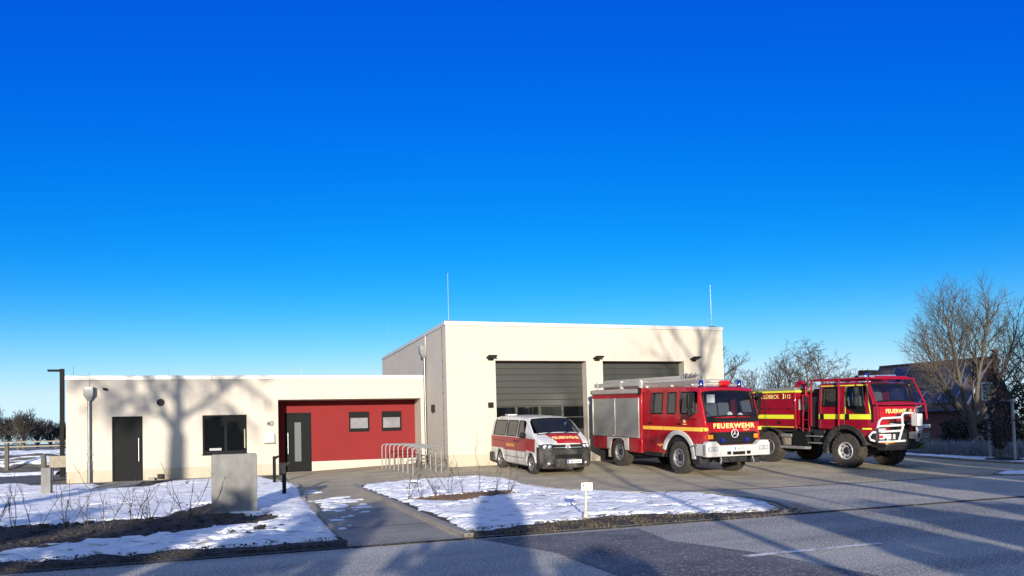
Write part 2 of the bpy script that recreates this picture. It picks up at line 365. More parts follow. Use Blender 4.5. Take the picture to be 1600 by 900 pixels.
def paver_mat(name, c1, c2, bw=.2, bh=.1, rot=0):
    m, t, p = tuned(mat(name, c1, .9)); co = tnode(t, 'ShaderNodeTexCoord')
    mp = tnode(t, 'ShaderNodeMapping'); mp.inputs['Rotation'].default_value = (0, 0, rot); t.links.new(co.outputs['Object'], mp.inputs[0])
    br = tnode(t, 'ShaderNodeTexBrick'); br.inputs['Scale'].default_value = 1; br.inputs['Brick Width'].default_value = bw; br.inputs['Row Height'].default_value = bh
    br.inputs['Mortar Size'].default_value = .006; br.inputs['Mortar Smooth'].default_value = .3; br.inputs['Bias'].default_value = 0
    br.inputs['Color1'].default_value = (*c1, 1); br.inputs['Color2'].default_value = (*c2, 1); br.inputs['Mortar'].default_value = (*[c*.45 for c in c2], 1)
    t.links.new(mp.outputs[0], br.inputs[0])
    n = tnode(t, 'ShaderNodeTexNoise'); n.inputs['Scale'].default_value = .7; n.inputs['Detail'].default_value = 6; t.links.new(co.outputs['Object'], n.inputs[0])
    rp = tnode(t, 'ShaderNodeValToRGB'); e = rp.color_ramp.elements; e[0].position = .3; e[0].color = (.72, .72, .74, 1); e[1].position = .7; e[1].color = (1.15, 1.12, 1.06, 1)
    t.links.new(n.outputs[0], rp.inputs[0])
    mx = tnode(t, 'ShaderNodeMix', data_type='RGBA', blend_type='MULTIPLY'); mx.inputs[0].default_value = 1
    t.links.new(br.outputs[0], mx.inputs[6]); t.links.new(rp.outputs[0], mx.inputs[7]); t.links.new(mx.outputs[2], p.inputs['Base Color'])
    n2 = tnode(t, 'ShaderNodeTexNoise'); n2.inputs['Scale'].default_value = 40; n2.inputs['Detail'].default_value = 3; t.links.new(co.outputs['Object'], n2.inputs[0])
    ad = tnode(t, 'ShaderNodeMath', operation='MULTIPLY_ADD'); t.links.new(br.outputs['Fac'], ad.inputs[0]); ad.inputs[1].default_value = -.6; t.links.new(n2.outputs[0], ad.inputs[2])
    b = tnode(t, 'ShaderNodeBump'); b.inputs['Strength'].default_value = 1; b.inputs['Distance'].default_value = .022
    t.links.new(ad.outputs[0], b.inputs['Height']); t.links.new(b.outputs[0], p.inputs['Normal'])
    return m
M['paver'] = paver_mat('grey_pavers', (.46, .39, .265), (.38, .32, .22))
M['paver_pale'] = paver_mat('pale_pavers', (.44, .41, .35), (.38, .35, .30))
M['tile_path'] = paver_mat('path_pavers', (.29, .27, .235), (.24, .225, .20))

# ------------------------------------------------------------------ ground and paving
def gsheet(name, x0, x1, y0, y1, dz, m, step=.5, keep=None):
    nx = max(1, int(math.ceil((x1-x0)/step))); ny = max(1, int(math.ceil((y1-y0)/step)))
    b = MB(); b.grid(lambda u, v: (x0+(x1-x0)*u, y0+(y1-y0)*v, float(G(x0+(x1-x0)*u, y0+(y1-y0)*v))+dz), nx, ny)
    return struct(b.build(name, m, fix=False))
def psheet(name, poly, dz, m, sub=3):
    """flat polygon laid on the ground, cut fine enough to follow it"""
    bm = bmesh.new(); f = bm.faces.new([bm.verts.new((x, y, 0)) for x, y in poly])
    bmesh.ops.triangulate(bm, faces=[f])
    for _ in range(sub): bmesh.ops.subdivide_edges(bm, edges=bm.edges, cuts=1, use_grid_fill=True)
    for v in bm.verts: v.co.z = float(G(v.co.x, v.co.y))+dz
    bmesh.ops.recalc_face_normals(bm, faces=bm.faces)
    if sum(f.normal.z for f in bm.faces) < 0: bmesh.ops.reverse_faces(bm, faces=bm.faces)
    me = bpy.data.meshes.new(name); bm.to_mesh(me); bm.free(); me.materials.append(m)
    o = bpy.data.objects.new(name, me); COL.objects.link(o); return struct(o)
# one big ground sheet: fine near, coarse far
xs = sorted(set(list(np.arange(-40, 60.1, 1.0))+[-1500, -700, -300, -150, -80, 100, 180, 350, 800, 1500]))
ys = sorted(set(list(np.arange(-40, 70.1, 1.0))+[-800, -300, -120, 100, 160, 300, 700, 1600]))
V = [(x, y, float(G(x, y))-.03) for y in ys for x in xs]; nx = len(xs)
struct(raw_mesh('ground', V, [(j*nx+i, j*nx+i+1, (j+1)*nx+i+1, (j+1)*nx+i) for j in range(len(ys)-1) for i in range(nx-1)], M['field']))
ROAD_E = 11.35
gsheet('road', -80, 90, 1.2, ROAD_E, -.012, M['asphalt'], 2)
gsheet('forecourt', 1.42, 25.2, ROAD_E, 33.4, 0.0, M['paver'], .7)
psheet('forecourt_apron', [(7.6, 17.0), (10.4, 12.4), (10.0, ROAD_E+.05), (25.2, ROAD_E+.05), (25.2, 15.8), (12.1, 16.15)], .004, M['paver_pale'])
gsheet('entrance_path', 1.42, 3.1, ROAD_E, 17.0, .004, M['tile_path'], .7)
gsheet('side_forecourt', 19.76, 25.2, 33.4, 60, .0, M['paver'], 2)
# road patches, lines, channel drain
psheet('bare_road_patch', [(3.4, 11.2), (6.0, 11.1), (5.75, 9.7), (6.2, 8.1), (6.35, 6.3), (6.3, 4.5), (4.3, 4.5), (3.9, 7.0), (3.9, 9.5)], -.006, M['asphalt_dark'], 2)
gsheet('lane_line', 5.85, 8.0, 8.02, 8.15, -.002, M['line'], 1)
psheet('road_edge_joint', [(-60, ROAD_E-.03), (60, ROAD_E-.03), (60, ROAD_E+.05), (-60, ROAD_E+.05)], .009, M['drive'], 2)
psheet('channel_drain', [(7.5, 17.02), (12.08, 16.12), (25.2, 15.72), (25.2, 15.82), (12.08, 16.23), (7.5, 17.13)], .009, M['dark'], 2)
gsheet('entrance_joint', 1.5, 3.1, 13.6, 13.64, .009, M['drive'], 1)
psheet('driveway', [(-40, 33.0), (-7.6, 33.0), (-7.0, 36), (-9.2, 42.3), (-40, 43)], -.012, M['drive'], 2)
psheet('door_ramp', [(-4.7, 26.75), (-3.45, 27.1), (-3.55, 31.9), (-4.75, 31.9)], .006, M['tile_path'], 2)
psheet('gravel_strip', [(-6.9, 30.9), (-4.75, 30.9), (-4.75, 31.89), (-6.9, 31.89)], .004, M['gravel'], 2)
psheet('gravel_strip', [(-3.5, 30.8), (1.2, 30.6), (1.2, 31.89), (-3.55, 31.89)], .004, M['gravel'], 2)

def poly_sd(poly, X, Y):
    """signed distance, positive inside"""
    P = np.array(poly); n = len(P); d = np.full(X.shape, 1e9); ins = np.zeros(X.shape, bool)
    for i in range(n):
        a, b = P[i], P[(i+1) % n]; e = b-a
        t = np.clip(((X-a[0])*e[0]+(Y-a[1])*e[1])/(e@e), 0, 1)
        d = np.minimum(d, np.hypot(X-a[0]-t*e[0], Y-a[1]-t*e[1]))
        c = ((a[1] > Y) != (b[1] > Y)) & (X < (b[0]-a[0])*(Y-a[1])/((b[1]-a[1]) or 1e-9)+a[0]); ins ^= c
    return np.where(ins, d, -d)
def fbm(X, Y, s, seed, octv=4):
    out = np.zeros(X.size); 
    for k, (x, y) in enumerate(zip(X.ravel(), Y.ravel())):
        out[k] = mnoise.fractal(Vector((x*s+seed, y*s, seed*.37)), .9, 2.1, octv)
    return out.reshape(X.shape)
def field(name, x0, x1, y0, y1, step, maskfn, m, thick=.06, sink=.05, slope=.35, rough=.02, base=.0, hfn=None):
    """a layer of snow, soil or mulch lying on the ground: thickness follows the mask, bare where the mask is negative"""
    nx = int((x1-x0)/step); ny = int((y1-y0)/step)
    X, Y = np.meshgrid(np.linspace(x0, x1, nx+1), np.linspace(y0, y1, ny+1))
    mk = maskfn(X, Y)
    H = np.clip(mk*slope, -sink, thick)+np.where(mk > 0, rough*fbm(X, Y, 2.2, 3.1, 3), 0)
    Z = (G(X, Y) if hfn is None else np.vectorize(hfn)(X, Y))+H+base
    keep = mk > -.35
    idx = -np.ones(X.shape, int); V = []; Fq = []
    for j in range(ny):
        for i in range(nx):
            if keep[j, i] or keep[j+1, i+1] or keep[j+1, i] or keep[j, i+1]:
                q = []
                for (a, b) in ((j, i), (j, i+1), (j+1, i+1), (j+1, i)):
                    if idx[a, b] < 0: idx[a, b] = len(V); V.append((X[a, b], Y[a, b], Z[a, b]))
                    q.append(int(idx[a, b]))
                Fq.append(q)
    return struct(raw_mesh(name, V, Fq, m, sm=True))
BED = [(3.2, 23.5), (3.18, 22.2), (3.35, 19.0), (3.32, 15), (3.36, ROAD_E+.1), (5.2, 11.5), (7.2, 11.5), (8.9, 11.5), (9.6, 11.95), (10.1, 13.0), (10.3, 14.2), (10.2, 15.6), (8.8, 17.1), (8.0, 18.9), (7.8, 20.6), (7.75, 22.6), (7.1, 23.9), (4.9, 23.9)]
MULCH = [(3.6, 18.1), (4.3, 18.4), (5.0, 18.9), (5.7, 19.3), (6.6, 19.0), (6.4, 18.3), (5.4, 17.9), (4.9, 17.3), (4.2, 17.4)]
field('bed_soil', 3.1, 10.5, 11.3, 24.1, .12, lambda X, Y: poly_sd(BED, X, Y)-.02, M['soil'], .025, .05, .6, .015)
FRONT = [(3.2, 11.3), (3.2, 11.8), (4.2, 12.1), (5.4, 12.45), (6.85, 12.5), (8.3, 11.95), (9.0, 11.75), (9.7, 11.9), (9.7, 11.2)]
def bed_snow(X, Y):
    n = fbm(X, Y, 1.3, 7.7); mk = poly_sd(BED, X, Y)-.10+.13*n+.06*fbm(X, Y, 5.0, 3.3, 3)
    mk = np.minimum(mk, -poly_sd(FRONT, X, Y)+.22*n+.12*fbm(X, Y*1.5, 4.0, 13.3, 3))
    mk = np.minimum(mk, -poly_sd(MULCH, X, Y)+.30*fbm(X, Y, 2.2, 1.7)+.05)
    return np.minimum(mk, .42+.75*fbm(X, Y*2.2, 1.3, 21.3)+.15*fbm(X, Y*2.5, 5, 2.3, 3))
field('snow', 3.1, 10.5, 11.3, 24.1, .075, bed_snow, M['snow'], .075, .06, .45, .03)
field('mulch', 3.4, 6.9, 17.0, 19.7, .07, lambda X, Y: poly_sd(MULCH, X, Y)+.12*fbm(X, Y, 2.5, 5.5), M['mulch'], .06, .06, .5, .05)
SOIL = [(-12, 12.6), (-3.5, 13.1), (-2.6, 13.9), (-1.0, 14.4), (.1, 15.1), (.55, 15.9), (.1, 16.9), (-.55, 17.4), (-.75, 19.9), (-1.5, 17.5), (-2.2, 16.9), (-3.3, 17.1), (-4.6, 17.2), (-12, 18.4)]
LAWN = [(-16, 11.75), (1.36, 11.75), (1.40, 16.5), (1.45, 20.3), (1.55, 25.2), (.95, 27.9), (-1.1, 27.6), (-2.5, 27.35), (-4.7, 26.6), (-6.8, 26.05), (-16, 25.0)]
field('soil', -13, 1.42, 11.36, 20.3, .09, lambda X, Y: np.maximum(poly_sd(SOIL, X, Y)+.25, .35-np.abs(Y-11.8))+.0*X, M['soil'], .05, .05, .5, .045)
def lawn_snow(X, Y):
    n = fbm(X, Y, 1.2, 2.2); mk = poly_sd(LAWN, X, Y)-.04+.05*n
    mk = np.minimum(mk, Y-12.1+.28*n+.12*fbm(X, Y*1.5, 4.0, 1.3, 3))
    so = -poly_sd(SOIL, X, Y)+.40*fbm(X, Y*1.4, 1.7, 9.1)+.16*fbm(X, Y*1.5, 5.5, 6.1, 3)
    mk = np.minimum(mk, so)
    spots = np.where(Y < 15.5, .33+.85*fbm(X, Y*2.4, 1.6, 33.0)+.15*fbm(X, Y*2, 6, 3.0, 3), .6+.7*fbm(X, Y*2, 1.1, 12.0))
    return np.minimum(mk, spots)
field('snow', -14, 1.6, 11.4, 28.0, .085, lawn_snow, M['snow'], .085, .06, .45, .03)
def path_snow(X, Y):
    return np.minimum(poly_sd([(1.5, 13.2), (2.0, 15.2), (2.7, 17.5), (2.9, 19.2), (2.1, 21), (1.75, 23.5), (1.5, 24)], X, Y)*.8, .7)-.35+.75*fbm(X, Y*1.8, 1.9, 14.0)
field('snow', 1.46, 3.0, 13.0, 24.2, .06, path_snow, M['snow'], .03, .03, .25, .004)
def strip_snow(X, Y):
    a = poly_sd([(-16, 25.6), (-6.8, 26.3), (-4.8, 26.85), (-4.8, 30.2), (-6.9, 30.7), (-7.6, 32.6), (-16, 32.6)], X, Y)
    b = poly_sd([(-3.2, 27.5), (-1.1, 27.95), (.7, 28.1), (.7, 30.2), (-2.4, 30.2)], X, Y)
    return np.maximum(a, b)-.05+.2*fbm(X, Y, 1.2, 4.0)
field('snow', -14, 1, 25.5, 32.6, .12, strip_snow, M['snow'], .06, .05, .4, .02)
def right_snow(X, Y):
    a = poly_sd([(25.25, 17.4), (27.6, 17.4), (27.6, 20.4), (26.9, 22), (26.4, 24), (26.6, 40), (25.25, 40)], X, Y)
    pit = (.75-np.hypot(X-26.4, Y-20.6))
    return np.minimum(a-.03+.12*fbm(X, Y, 1.2, 8.0), -pit+.1*fbm(X, Y, 2, 3.0))
field('snow', 25.2, 27.8, 17, 40, .13, right_snow, M['snow'], .07, .05, .4, .02)
field('soil', 25.4, 27.4, 19.6, 21.6, .1, lambda X, Y: .8-np.hypot(X-26.4, Y-20.6)+.1*fbm(X, Y, 2, 6.0), M['soil'], .06, .05, .3, .06)
field('snow', 19.6, 27, 15.0, 17.0, .1, lambda X, Y: poly_sd([(20.0, 15.85), (20.7, 16.5), (27, 16.8), (27, 15.0), (20.3, 15.3)], X, Y)-.05+.1*fbm(X, Y, 1.4, 5.0), M['snow'], .07, .04, .4, .02)
def kerb(pts, wd=.1, h=.06, name='kerb'):
    b = MB(); P = [Vector((x, y, 0)) for x, y in pts]; rings = []
    for i, p in enumerate(P):
        d = (P[min(i+1, len(P)-1)]-P[max(i-1, 0)]).normalized(); n = Vector((-d.y, d.x, 0))*wd/2
        z = float(G(p.x, p.y)); rings.append([p-n+Vector((0, 0, z-.15)), p-n+Vector((0, 0, z+h)), p+n+Vector((0, 0, z+h)), p+n+Vector((0, 0, z-.15))])
    vs = [v for r in rings for v in r]; fs = []
    for i in range(len(P)-1):
        for k in range(3): fs.append((i*4+k, i*4+k+1, i*4+4+k+1, i*4+4+k))
    fs += [(0, 1, 2, 3), tuple(len(vs)-4+k for k in (3, 2, 1, 0))]
    b.add(vs, fs); return struct(b.build(name, M['kerb'], bevel=.012))
def dense(pts, st=.5):
    out = []
    for (a, b) in zip(pts[:-1], pts[1:]):
        n = max(1, int(math.hypot(b[0]-a[0], b[1]-a[1])/st)); out += [(a[0]+(b[0]-a[0])*k/n, a[1]+(b[1]-a[1])*k/n) for k in range(n)]
    return out+[pts[-1]]
kerb(dense([(3.15, 23.6), (3.12, 22.2), (3.26, 19.0), (3.22, 15), (3.26, ROAD_E+.08)]), .16, .07)
kerb(dense([(7.6, 23.7), (7.86, 22.5), (7.95, 20.6), (8.12, 18.9), (8.9, 17.2), (10.3, 15.7), (10.42, 14.2), (10.22, 12.95), (9.7, 11.85), (9.1, 11.48)], .3), .09, .05)
kerb(dense([(1.44, ROAD_E+.05), (1.45, 16.5), (1.5, 18.6)]), .09, .05)
kerb(dense([(.2, 19.75), (1.42, 20.3), (1.6, 25.3), (1.0, 28.0)]), .09, .05)
kerb(dense([(-16, 25.2), (-6.8, 26.15), (-4.75, 26.68)]), .09, .05)
kerb(dense([(-3.45, 27.2), (-2.45, 27.45), (-1.1, 27.75), (.95, 28.0)]), .09, .05)
kerb(dense([(25.2, 17.3), (25.2, 45)], 1), .12, .08)
kerb(dense([(27, 14.95), (20.5, 15.2), (19.9, 15.6), (20.2, 16.1), (20.9, 16.6), (27, 16.95)], .3), .09, .05)
# soil clods and turned-up earth in the verge
rng = random.Random(5)
for k, (cx, cy, s) in enumerate([(.25, 14.0, .11), (.45, 13.7, .07), (.05, 13.35, .06), (-.2, 13.8, .05), (.6, 14.2, .05)]):
    bm = bmesh.new(); bmesh.ops.create_icosphere(bm, subdivisions=3, radius=s)
    for v in bm.verts:
        v.co *= 1+.7*mnoise.noise(v.co*17+Vector((k*3, 0, 0)))+.3*mnoise.noise(v.co*45); v.co.z *= .6
    me = bpy.data.meshes.new('soil_clod'); bm.to_mesh(me); bm.free(); me.materials.append(M['soil'])
    o = bpy.data.objects.new('soil_clod', me); COL.objects.link(o); o.location = (cx, cy, float(G(cx, cy))+.055)
    tag(o, ['biggest dark lump of soil on the snow in front of the concrete block', 'dark soil lump right beside the biggest clod on the snow', 'small dark soil lump on the snow nearest to the road', 'small soil lump on the snow left of the biggest clod', 'small soil lump on the snow nearest to the paved path'][k], 'soil clod', 'soil clods on the verge snow')
# bank, far field
def BANK(x, y):
    v = (y-43)/32; e = float(smooth(-130, -110, x)*(1-smooth(-11, -7.5, x)))
    return (1.05*float(smooth(0, .3, v)*(1-smooth(.85, 1.0, v)))+.16*mnoise.fractal(Vector((x*.35, y*.35, 2)), 1, 2, 4)*float(smooth(0, .1, v)))*e-.08+.12*(1-e)*0
b = MB(); b.grid(lambda u, v: (-120+113*u, 43+32*v, BANK(-120+113*u, 43+32*v)), 220, 60)
struct(b.build('grass_bank', M['bank_grass'], fix=False))
field('snow', -40, -8.5, 47, 66, .3, lambda X, Y: .25+.9*fbm(X, Y*2.0, .35, 4.4)-np.abs(Y-56)*.035, M['snow'], .06, .08, .3, .0, hfn=BANK)
field('snow', -30, -8.6, 41.6, 44.4, .2, lambda X, Y: .25+.8*fbm(X, Y, .6, 6.4)-np.abs(Y-42.9)*.5, M['snow'], .12, .06, .3, .03)

# ------------------------------------------------------------------ the fire station
XL, XG, XR = -6.19, 7.30, 19.75
YL, YG, YB = 31.9, 28.28, 42.5
ZL, ZG = 4.01, 5.81
RX0, RX1, RZ, RY = 1.27, 7.08, 3.03, 33.15
st = thing('fire_station', 'cream flat roofed fire station with a low office wing, red entrance recess and tall hall', 'fire station', (0, 0, 0))
def holed(x0, x1, z0, z1, holes, y, depth, b, rev=True):
    """front faces of a wall in the plane y with rectangular openings and their reveals"""
    X = sorted({x0, x1}|{h[0] for h in holes}|{h[1] for h in holes}); Z = sorted({z0, z1}|{h[2] for h in holes}|{h[3] for h in holes})
    X = [x for x in X if x0 <= x <= x1]; Z = [z for z in Z if z0 <= z <= z1]
    for xa, xb in zip(X[:-1], X[1:]):
        for za, zb in zip(Z[:-1], Z[1:]):
            cx, cz = (xa+xb)/2, (za+zb)/2
            if any(h[0] < cx < h[1] and h[2] < cz < h[3] for h in holes): continue
            b.add([(xa, y, za), (xb, y, za), (xb, y, zb), (xa, y, zb)], [(0, 1, 2, 3)])
    for h in holes:
        a, c, p, q = h[0], h[1], max(h[2], z0), min(h[3], z1); d = y+depth
        if q <= p: continue
        b.add([(a, y, p), (a, d, p), (a, d, q), (a, y, q)], [(0, 1, 2, 3)])
        b.add([(c, y, p), (c, d, p), (c, d, q), (c, y, q)], [(3, 2, 1, 0)])
        if q == h[3]: b.add([(a, y, q), (a, d, q), (c, d, q), (c, y, q)], [(0, 1, 2, 3)])
        if p == h[2]: b.add([(a, y, p), (a, d, p), (c, d, p), (c, y, p)], [(3, 2, 1, 0)])
D1 = (-4.68, -3.64, -.1, 2.47); W1 = (-1.54, .08, .94, 2.46); REC = (RX0, RX1, -.2, RZ)
PL = .47
b = MB(); holed(XL, XG, PL, ZL-.16, [D1, W1], YL, .16, b) if 0 else None
# the low wing front: the recess has its own deep reveal
b = MB(); holed(XL, XG, PL, ZL-.16, [D1, W1, REC], YL, .15, b)
b.add([(RX0, YL+.15, PL), (RX0, RY, PL), (RX0, RY, RZ), (RX0, YL+.15, RZ)], [(0, 1, 2, 3)])
b.add([(RX1, YL+.15, PL), (RX1, RY, PL), (RX1, RY, RZ), (RX1, YL+.15, RZ)], [(3, 2, 1, 0)])
b.add([(RX0, YL+.15, RZ), (RX1, YL+.15, RZ), (RX1, RY, RZ), (RX0, RY, RZ)], [(0, 1, 2, 3)])
b.add([(XL, YL, PL), (XL, YB, PL), (XL, YB, ZL-.16), (XL, YL, ZL-.16)], [(3, 2, 1, 0)])
b.add([(XL, YB, 0), (XG, YB, 0), (XG, YB, ZL-.16), (XL, YB, ZL-.16)], [(3, 2, 1, 0)])
b.build('office_wing_wall', M['wall'], st, sm=False, fix=False)
b = MB(); holed(XL+.012, RX0-.0, -.1, PL, [D1], YL+.012, .14, b); b.add([(RX1, YL+.012, -.1), (XG, YL+.012, -.1), (XG, YL+.012, PL), (RX1, YL+.012, PL)], [(0, 1, 2, 3)])
b.add([(RX0, YL+.012, -.1), (RX0, RY, -.1), (RX0, RY, PL), (RX0, YL+.012, PL)], [(0, 1, 2, 3)])
b.add([(RX1, YL+.012, -.1), (RX1, RY, -.1), (RX1, RY, PL), (RX1, YL+.012, PL)], [(3, 2, 1, 0)])
b.add([(XL+.012, YL+.012, -.1), (XL+.012, YB, -.1), (XL+.012, YB, PL), (XL+.012, YL+.012, PL)], [(3, 2, 1, 0)])
b.build('plinth', M['plinth'], st, sm=False, fix=False)
# red back wall of the recess with door and two windows
DR = (1.57, 2.65, -.1, 2.53); WA = (4.22, 5.09, 1.67, 2.53); WB = (5.62, 6.49, 1.67, 2.53)
b = MB(); holed(RX0, RX1, PL, RZ, [DR, WA, WB], RY, .1, b); b.build('red_recess_wall', M['red_wall'], st, sm=False, fix=False)
b = MB(); holed(RX0, RX1, -.1, PL, [DR], RY-.02, .1, b); b.add([(RX0, RY-.02, PL), (DR[0], RY-.02, PL), (DR[0], RY, PL), (RX0, RY, PL)], [(0, 1, 2, 3)]); b.add([(DR[1], RY-.02, PL), (RX1, RY-.02, PL), (RX1, RY, PL), (DR[1], RY, PL)], [(0, 1, 2, 3)])
b.build('plinth', M['wall'], st, sm=False, fix=False)
# vehicle hall
GD1 = (9.28, 13.18, -.2, 4.30); GD2 = (13.92, 17.77, -.2, 4.30); HP = .66
b = MB(); holed(XG, XR, HP, ZG-.15, [GD1, GD2], YG, .42, b)
b.add([(XG, YG, HP), (XG, YL+.002, HP), (XG, YL+.002, ZG-.15), (XG, YG, ZG-.15)], [(3, 2, 1, 0)])
b.add([(XG, YL+.002, ZL-.3), (XG, YB, ZL-.3), (XG, YB, ZG-.15), (XG, YL+.002, ZG-.15)], [(3, 2, 1, 0)])
b.add([(XR, YG, 0), (XR, YB, 0), (XR, YB, ZG-.15), (XR, YG, ZG-.15)], [(0, 1, 2, 3)])
b.add([(XG, YB, 0), (XR, YB, 0), (XR, YB, ZG-.15), (XG, YB, ZG-.15)], [(3, 2, 1, 0)])
b.build('vehicle_hall_wall', M['wall'], st, sm=False, fix=False)
b = MB(); holed(XG+.012, XR-.012, -.1, HP, [GD1, GD2], YG+.012, .40, b)
b.add([(XG+.012, YG+.012, -.1), (XG+.012, YL-.002, -.1), (XG+.012, YL-.002, HP), (XG+.012, YG+.012, HP)], [(3, 2, 1, 0)])
b.build('plinth', M['plinth'], st, sm=False, fix=False)
# roofs with metal edge caps
b = MB(); b.box(XL+.1, XG, YL+.1, YB-.1, ZL-.22, ZL-.10); b.build('flat_roof', M['gravel'], st, sm=False)
b = MB(); b.box(XG+.1, XR-.1, YG+.1, YB-.1, ZG-.3, ZG-.18); b.build('flat_roof', M['gravel'], st, sm=False)
def cap(x0, x1, y0, y1, z, h, name='roof_edge_cap', skip=()):
    b = MB(); o = .035
    b.box(x0-o, x1+o, y0-o, y0+.26, z-h, z)
    b.box(x0-o, x0+.26, y0+.262, y1, z-h, z-.002)
    if 'r' not in skip: b.box(x1-.26, x1+o, y0+.262, y1, z-h, z-.002)
    return b.build(name, M['cap'], st, bevel=.008)
cap(XL, XG-.04, YL, YB, ZL, .16, skip=('r',)); cap(XG, XR, YG, YB, ZG, .15)
b = MB()
for x in (-1.2, 3.3): b.box(x, x+.02, YL-.039, YL-.03, ZL-.158, ZL-.004)
for x in (11.4, 15.6): b.box(x, x+.02, YG-.039, YG-.03, ZG-.148, ZG-.004)
b.build('roof_edge_joint', M['zinc'], st, sm=False)
# doors
def panel_door(x0, x1, z0, z1, y, hx, glass=None, name='door'):
    d = MB(); d.box(x0+.06, x1-.06, y-.03, y+.03, z0+.01, z1-.06); dd = d.build(name, M['anthracite'], st, bevel=.006)
    f = MB(); f.box(x0, x0+.058, y-.045, y+.05, z0, z1); f.box(x1-.058, x1, y-.045, y+.05, z0, z1); f.box(x0+.058, x1-.058, y-.045, y+.05, z1-.058, z1)
    f.build('door_frame', M['anthracite'], dd, bevel=.004)
    h = MB(); h.tube([(hx, y-.10, z0+.75), (hx, y-.10, z0+1.62)], .018, 10)
    for z in (z0+.85, z0+1.52): h.tube([(hx, y-.10, z), (hx, y-.02, z)], .012, 8)
    h.build('handle', M['steel'], dd)
    l = MB(); l.tube([(hx+.0, y-.05, z0+1.02), (hx, y-.03, z0+1.02)], .028, 10); l.build('lock', M['steel'], dd)
    if glass:
        g = MB(); g.box(glass[0], glass[1], y-.036, y-.03, glass[2], glass[3]); g.build('glass_strip', M['frost_pane'], dd)
    return dd
panel_door(*D1[:2], .02, D1[3], YL+.11, D1[1]-.14)
panel_door(*DR[:2], .08, DR[3], RY+.05, DR[0]+.13, (1.97, 2.23, .5, 2.13))
b = MB(); b.box(D1[0], D1[1], YL-.02, YL+.16, -.1, .018); b.build('door_sill', M['concrete'], st, bevel=.006)
b = MB(); b.box(DR[0], DR[1], RY-.12, RY+.1, -.1, .07); b.build('door_sill', M['concrete'], st, bevel=.006)
# windows
def window(x0, x1, z0, z1, y, mull, gm, lower=.10, sill=True, upper=.06):
    f = MB(); e = .065
    f.box(x0, x0+e, y-.03, y+.04, z0, z1); f.box(x1-e, x1, y-.03, y+.04, z0, z1)
    f.box(x0+e, x1-e, y-.03, y+.04, z0, z0+lower); f.box(x0+e, x1-e, y-.03, y+.04, z1-upper, z1)
    for mx in mull: f.box(mx-.05, mx+.05, y-.034, y+.04, z0+lower, z1-upper)
    ff = f.build('window', M['anthracite'], st, bevel=.005)
    xs_ = [x0+e]+[v for mx in mull for v in (mx-.05, mx+.05)]+[x1-e]
    for a, c in zip(xs_[::2], xs_[1::2]):
        p = MB(); p.box(a, c, y-.006, y+.006, z0+lower, z1-upper); p.build('pane', gm, ff)
    if sill:
        q = MB(); q.box(x0-.03, x1+.03, y-.20, y-.032, z0-.03, z0+.0); q.build('window_sill', M['anthracite'], ff, bevel=.006)
    return ff
win1 = window(*W1[:2], W1[2], W1[3], YL+.09, [-.70], M['pane'], lower=.12)
b = MB(); b.box(-.02, .015, YL+.079, YL+.082, 1.15, 1.9); b.build('notice_strip', mat('notice_paper', (.35, .33, .22), .7), win1)  # thin upright cream strip just in front of the right pane
b = MB(); b.box(-1.3, -.86, YL+.079, YL+.082, 1.08, 1.17); b.build('paper_stack', mat('paper', (.3, .3, .3), .7), win1)
window(*WA[:2], WA[2], WA[3], RY+.06, [], M['pane_grey'], lower=.15, upper=.26, sill=False)
window(*WB[:2], WB[2], WB[3], RY+.06, [], M['pane_grey'], lower=.15, upper=.26, sill=False)
# sectional doors with two rows of four panes
for g_ in (GD1, GD2):
    x0, x1 = g_[0]-.05, g_[1]+.05; y = YG+.42; z0 = .19
    nrow = [(1.55, 2.00), (2.06, 2.47)]
    d = MB(); wd = (x1-x0)/4; holes = []
    for (za, zb) in nrow:
        for k in range(4): holes.append((x0+wd*k+.07, x0+wd*(k+1)-.03, za, zb))
    holed(x0, x1, z0, 4.35, holes, y, .03, d); dd = d.build('garage_door', M['door_panel'], st, sm=False, fix=False)
    for h in holes:
        p = MB(); p.box(h[0], h[1], y+.022, y+.028, h[2], h[3]); p.build('pane', M['pane'], dd)
    e = MB(); e.box(x0, x1, y-.02, y+.02, z0-.05, z0); e.build('bottom_seal', M['black'], dd)
# wall fittings
def flood(x, z, y):
    b = MB(); b.box(x-.19, x+.17, y-.40, y-.06, z-.015, z+.045, Matrix.Translation((x, y, z)) @ Matrix.Rotation(R(-10), 4, 'X') @ Matrix.Translation((-x, -y, -z)))
    b.box(x-.05, x+.08, y-.10, y-.001, z-.05, z+.05); b.box(x-.12, x+.12, y-.07, y-.03, z-.07, z-.02)
    return b.build('wall_lamp', M['black'], st, bevel=.015)
for x in (9.08, 13.65, 18.23): flood(x, 4.37, YG)
b = MB(); b.box(8.93, 9.13, YG-.14, YG-.001, 2.46, 2.66); b.build('wall_lamp', M['black'], st, bevel=.02)
b = MB(); b.prism([(30.22, 2.38), (30.42, 2.38), (30.40, 2.68), (30.26, 2.68)], 'x', XG-.13, XG-.001); b.build('wall_lamp', M['black'], st, bevel=.02)
b = MB(); b.lathe([(0, -.03), (.125, -.03), (.14, -.01), (.14, 0)], 24, Matrix.Translation((-3.01, YL-.002, 2.98)), 'y'); b.build('round_vent', M['black'], st)
b = MB(); b.box(-4.98, -4.93, YL-.08, YL-.001, 3.49, 3.54); b.tube([(-4.95, YL-.08, 3.51), (-4.82, YL-.12, 3.48)], .045, 10); b.build('wall_lamp', M['black'], st)
b = MB(); b.box(-3.45, -3.22, YL-.22, YL+.0, .02, .14); b.build('step_block', M['kerb'], st, bevel=.01)
b = MB(); b.box(-3.14, -2.92, YL-.10, YL-.0, .08, .26); b.build('socket_box', M['black'], st, bevel=.01)
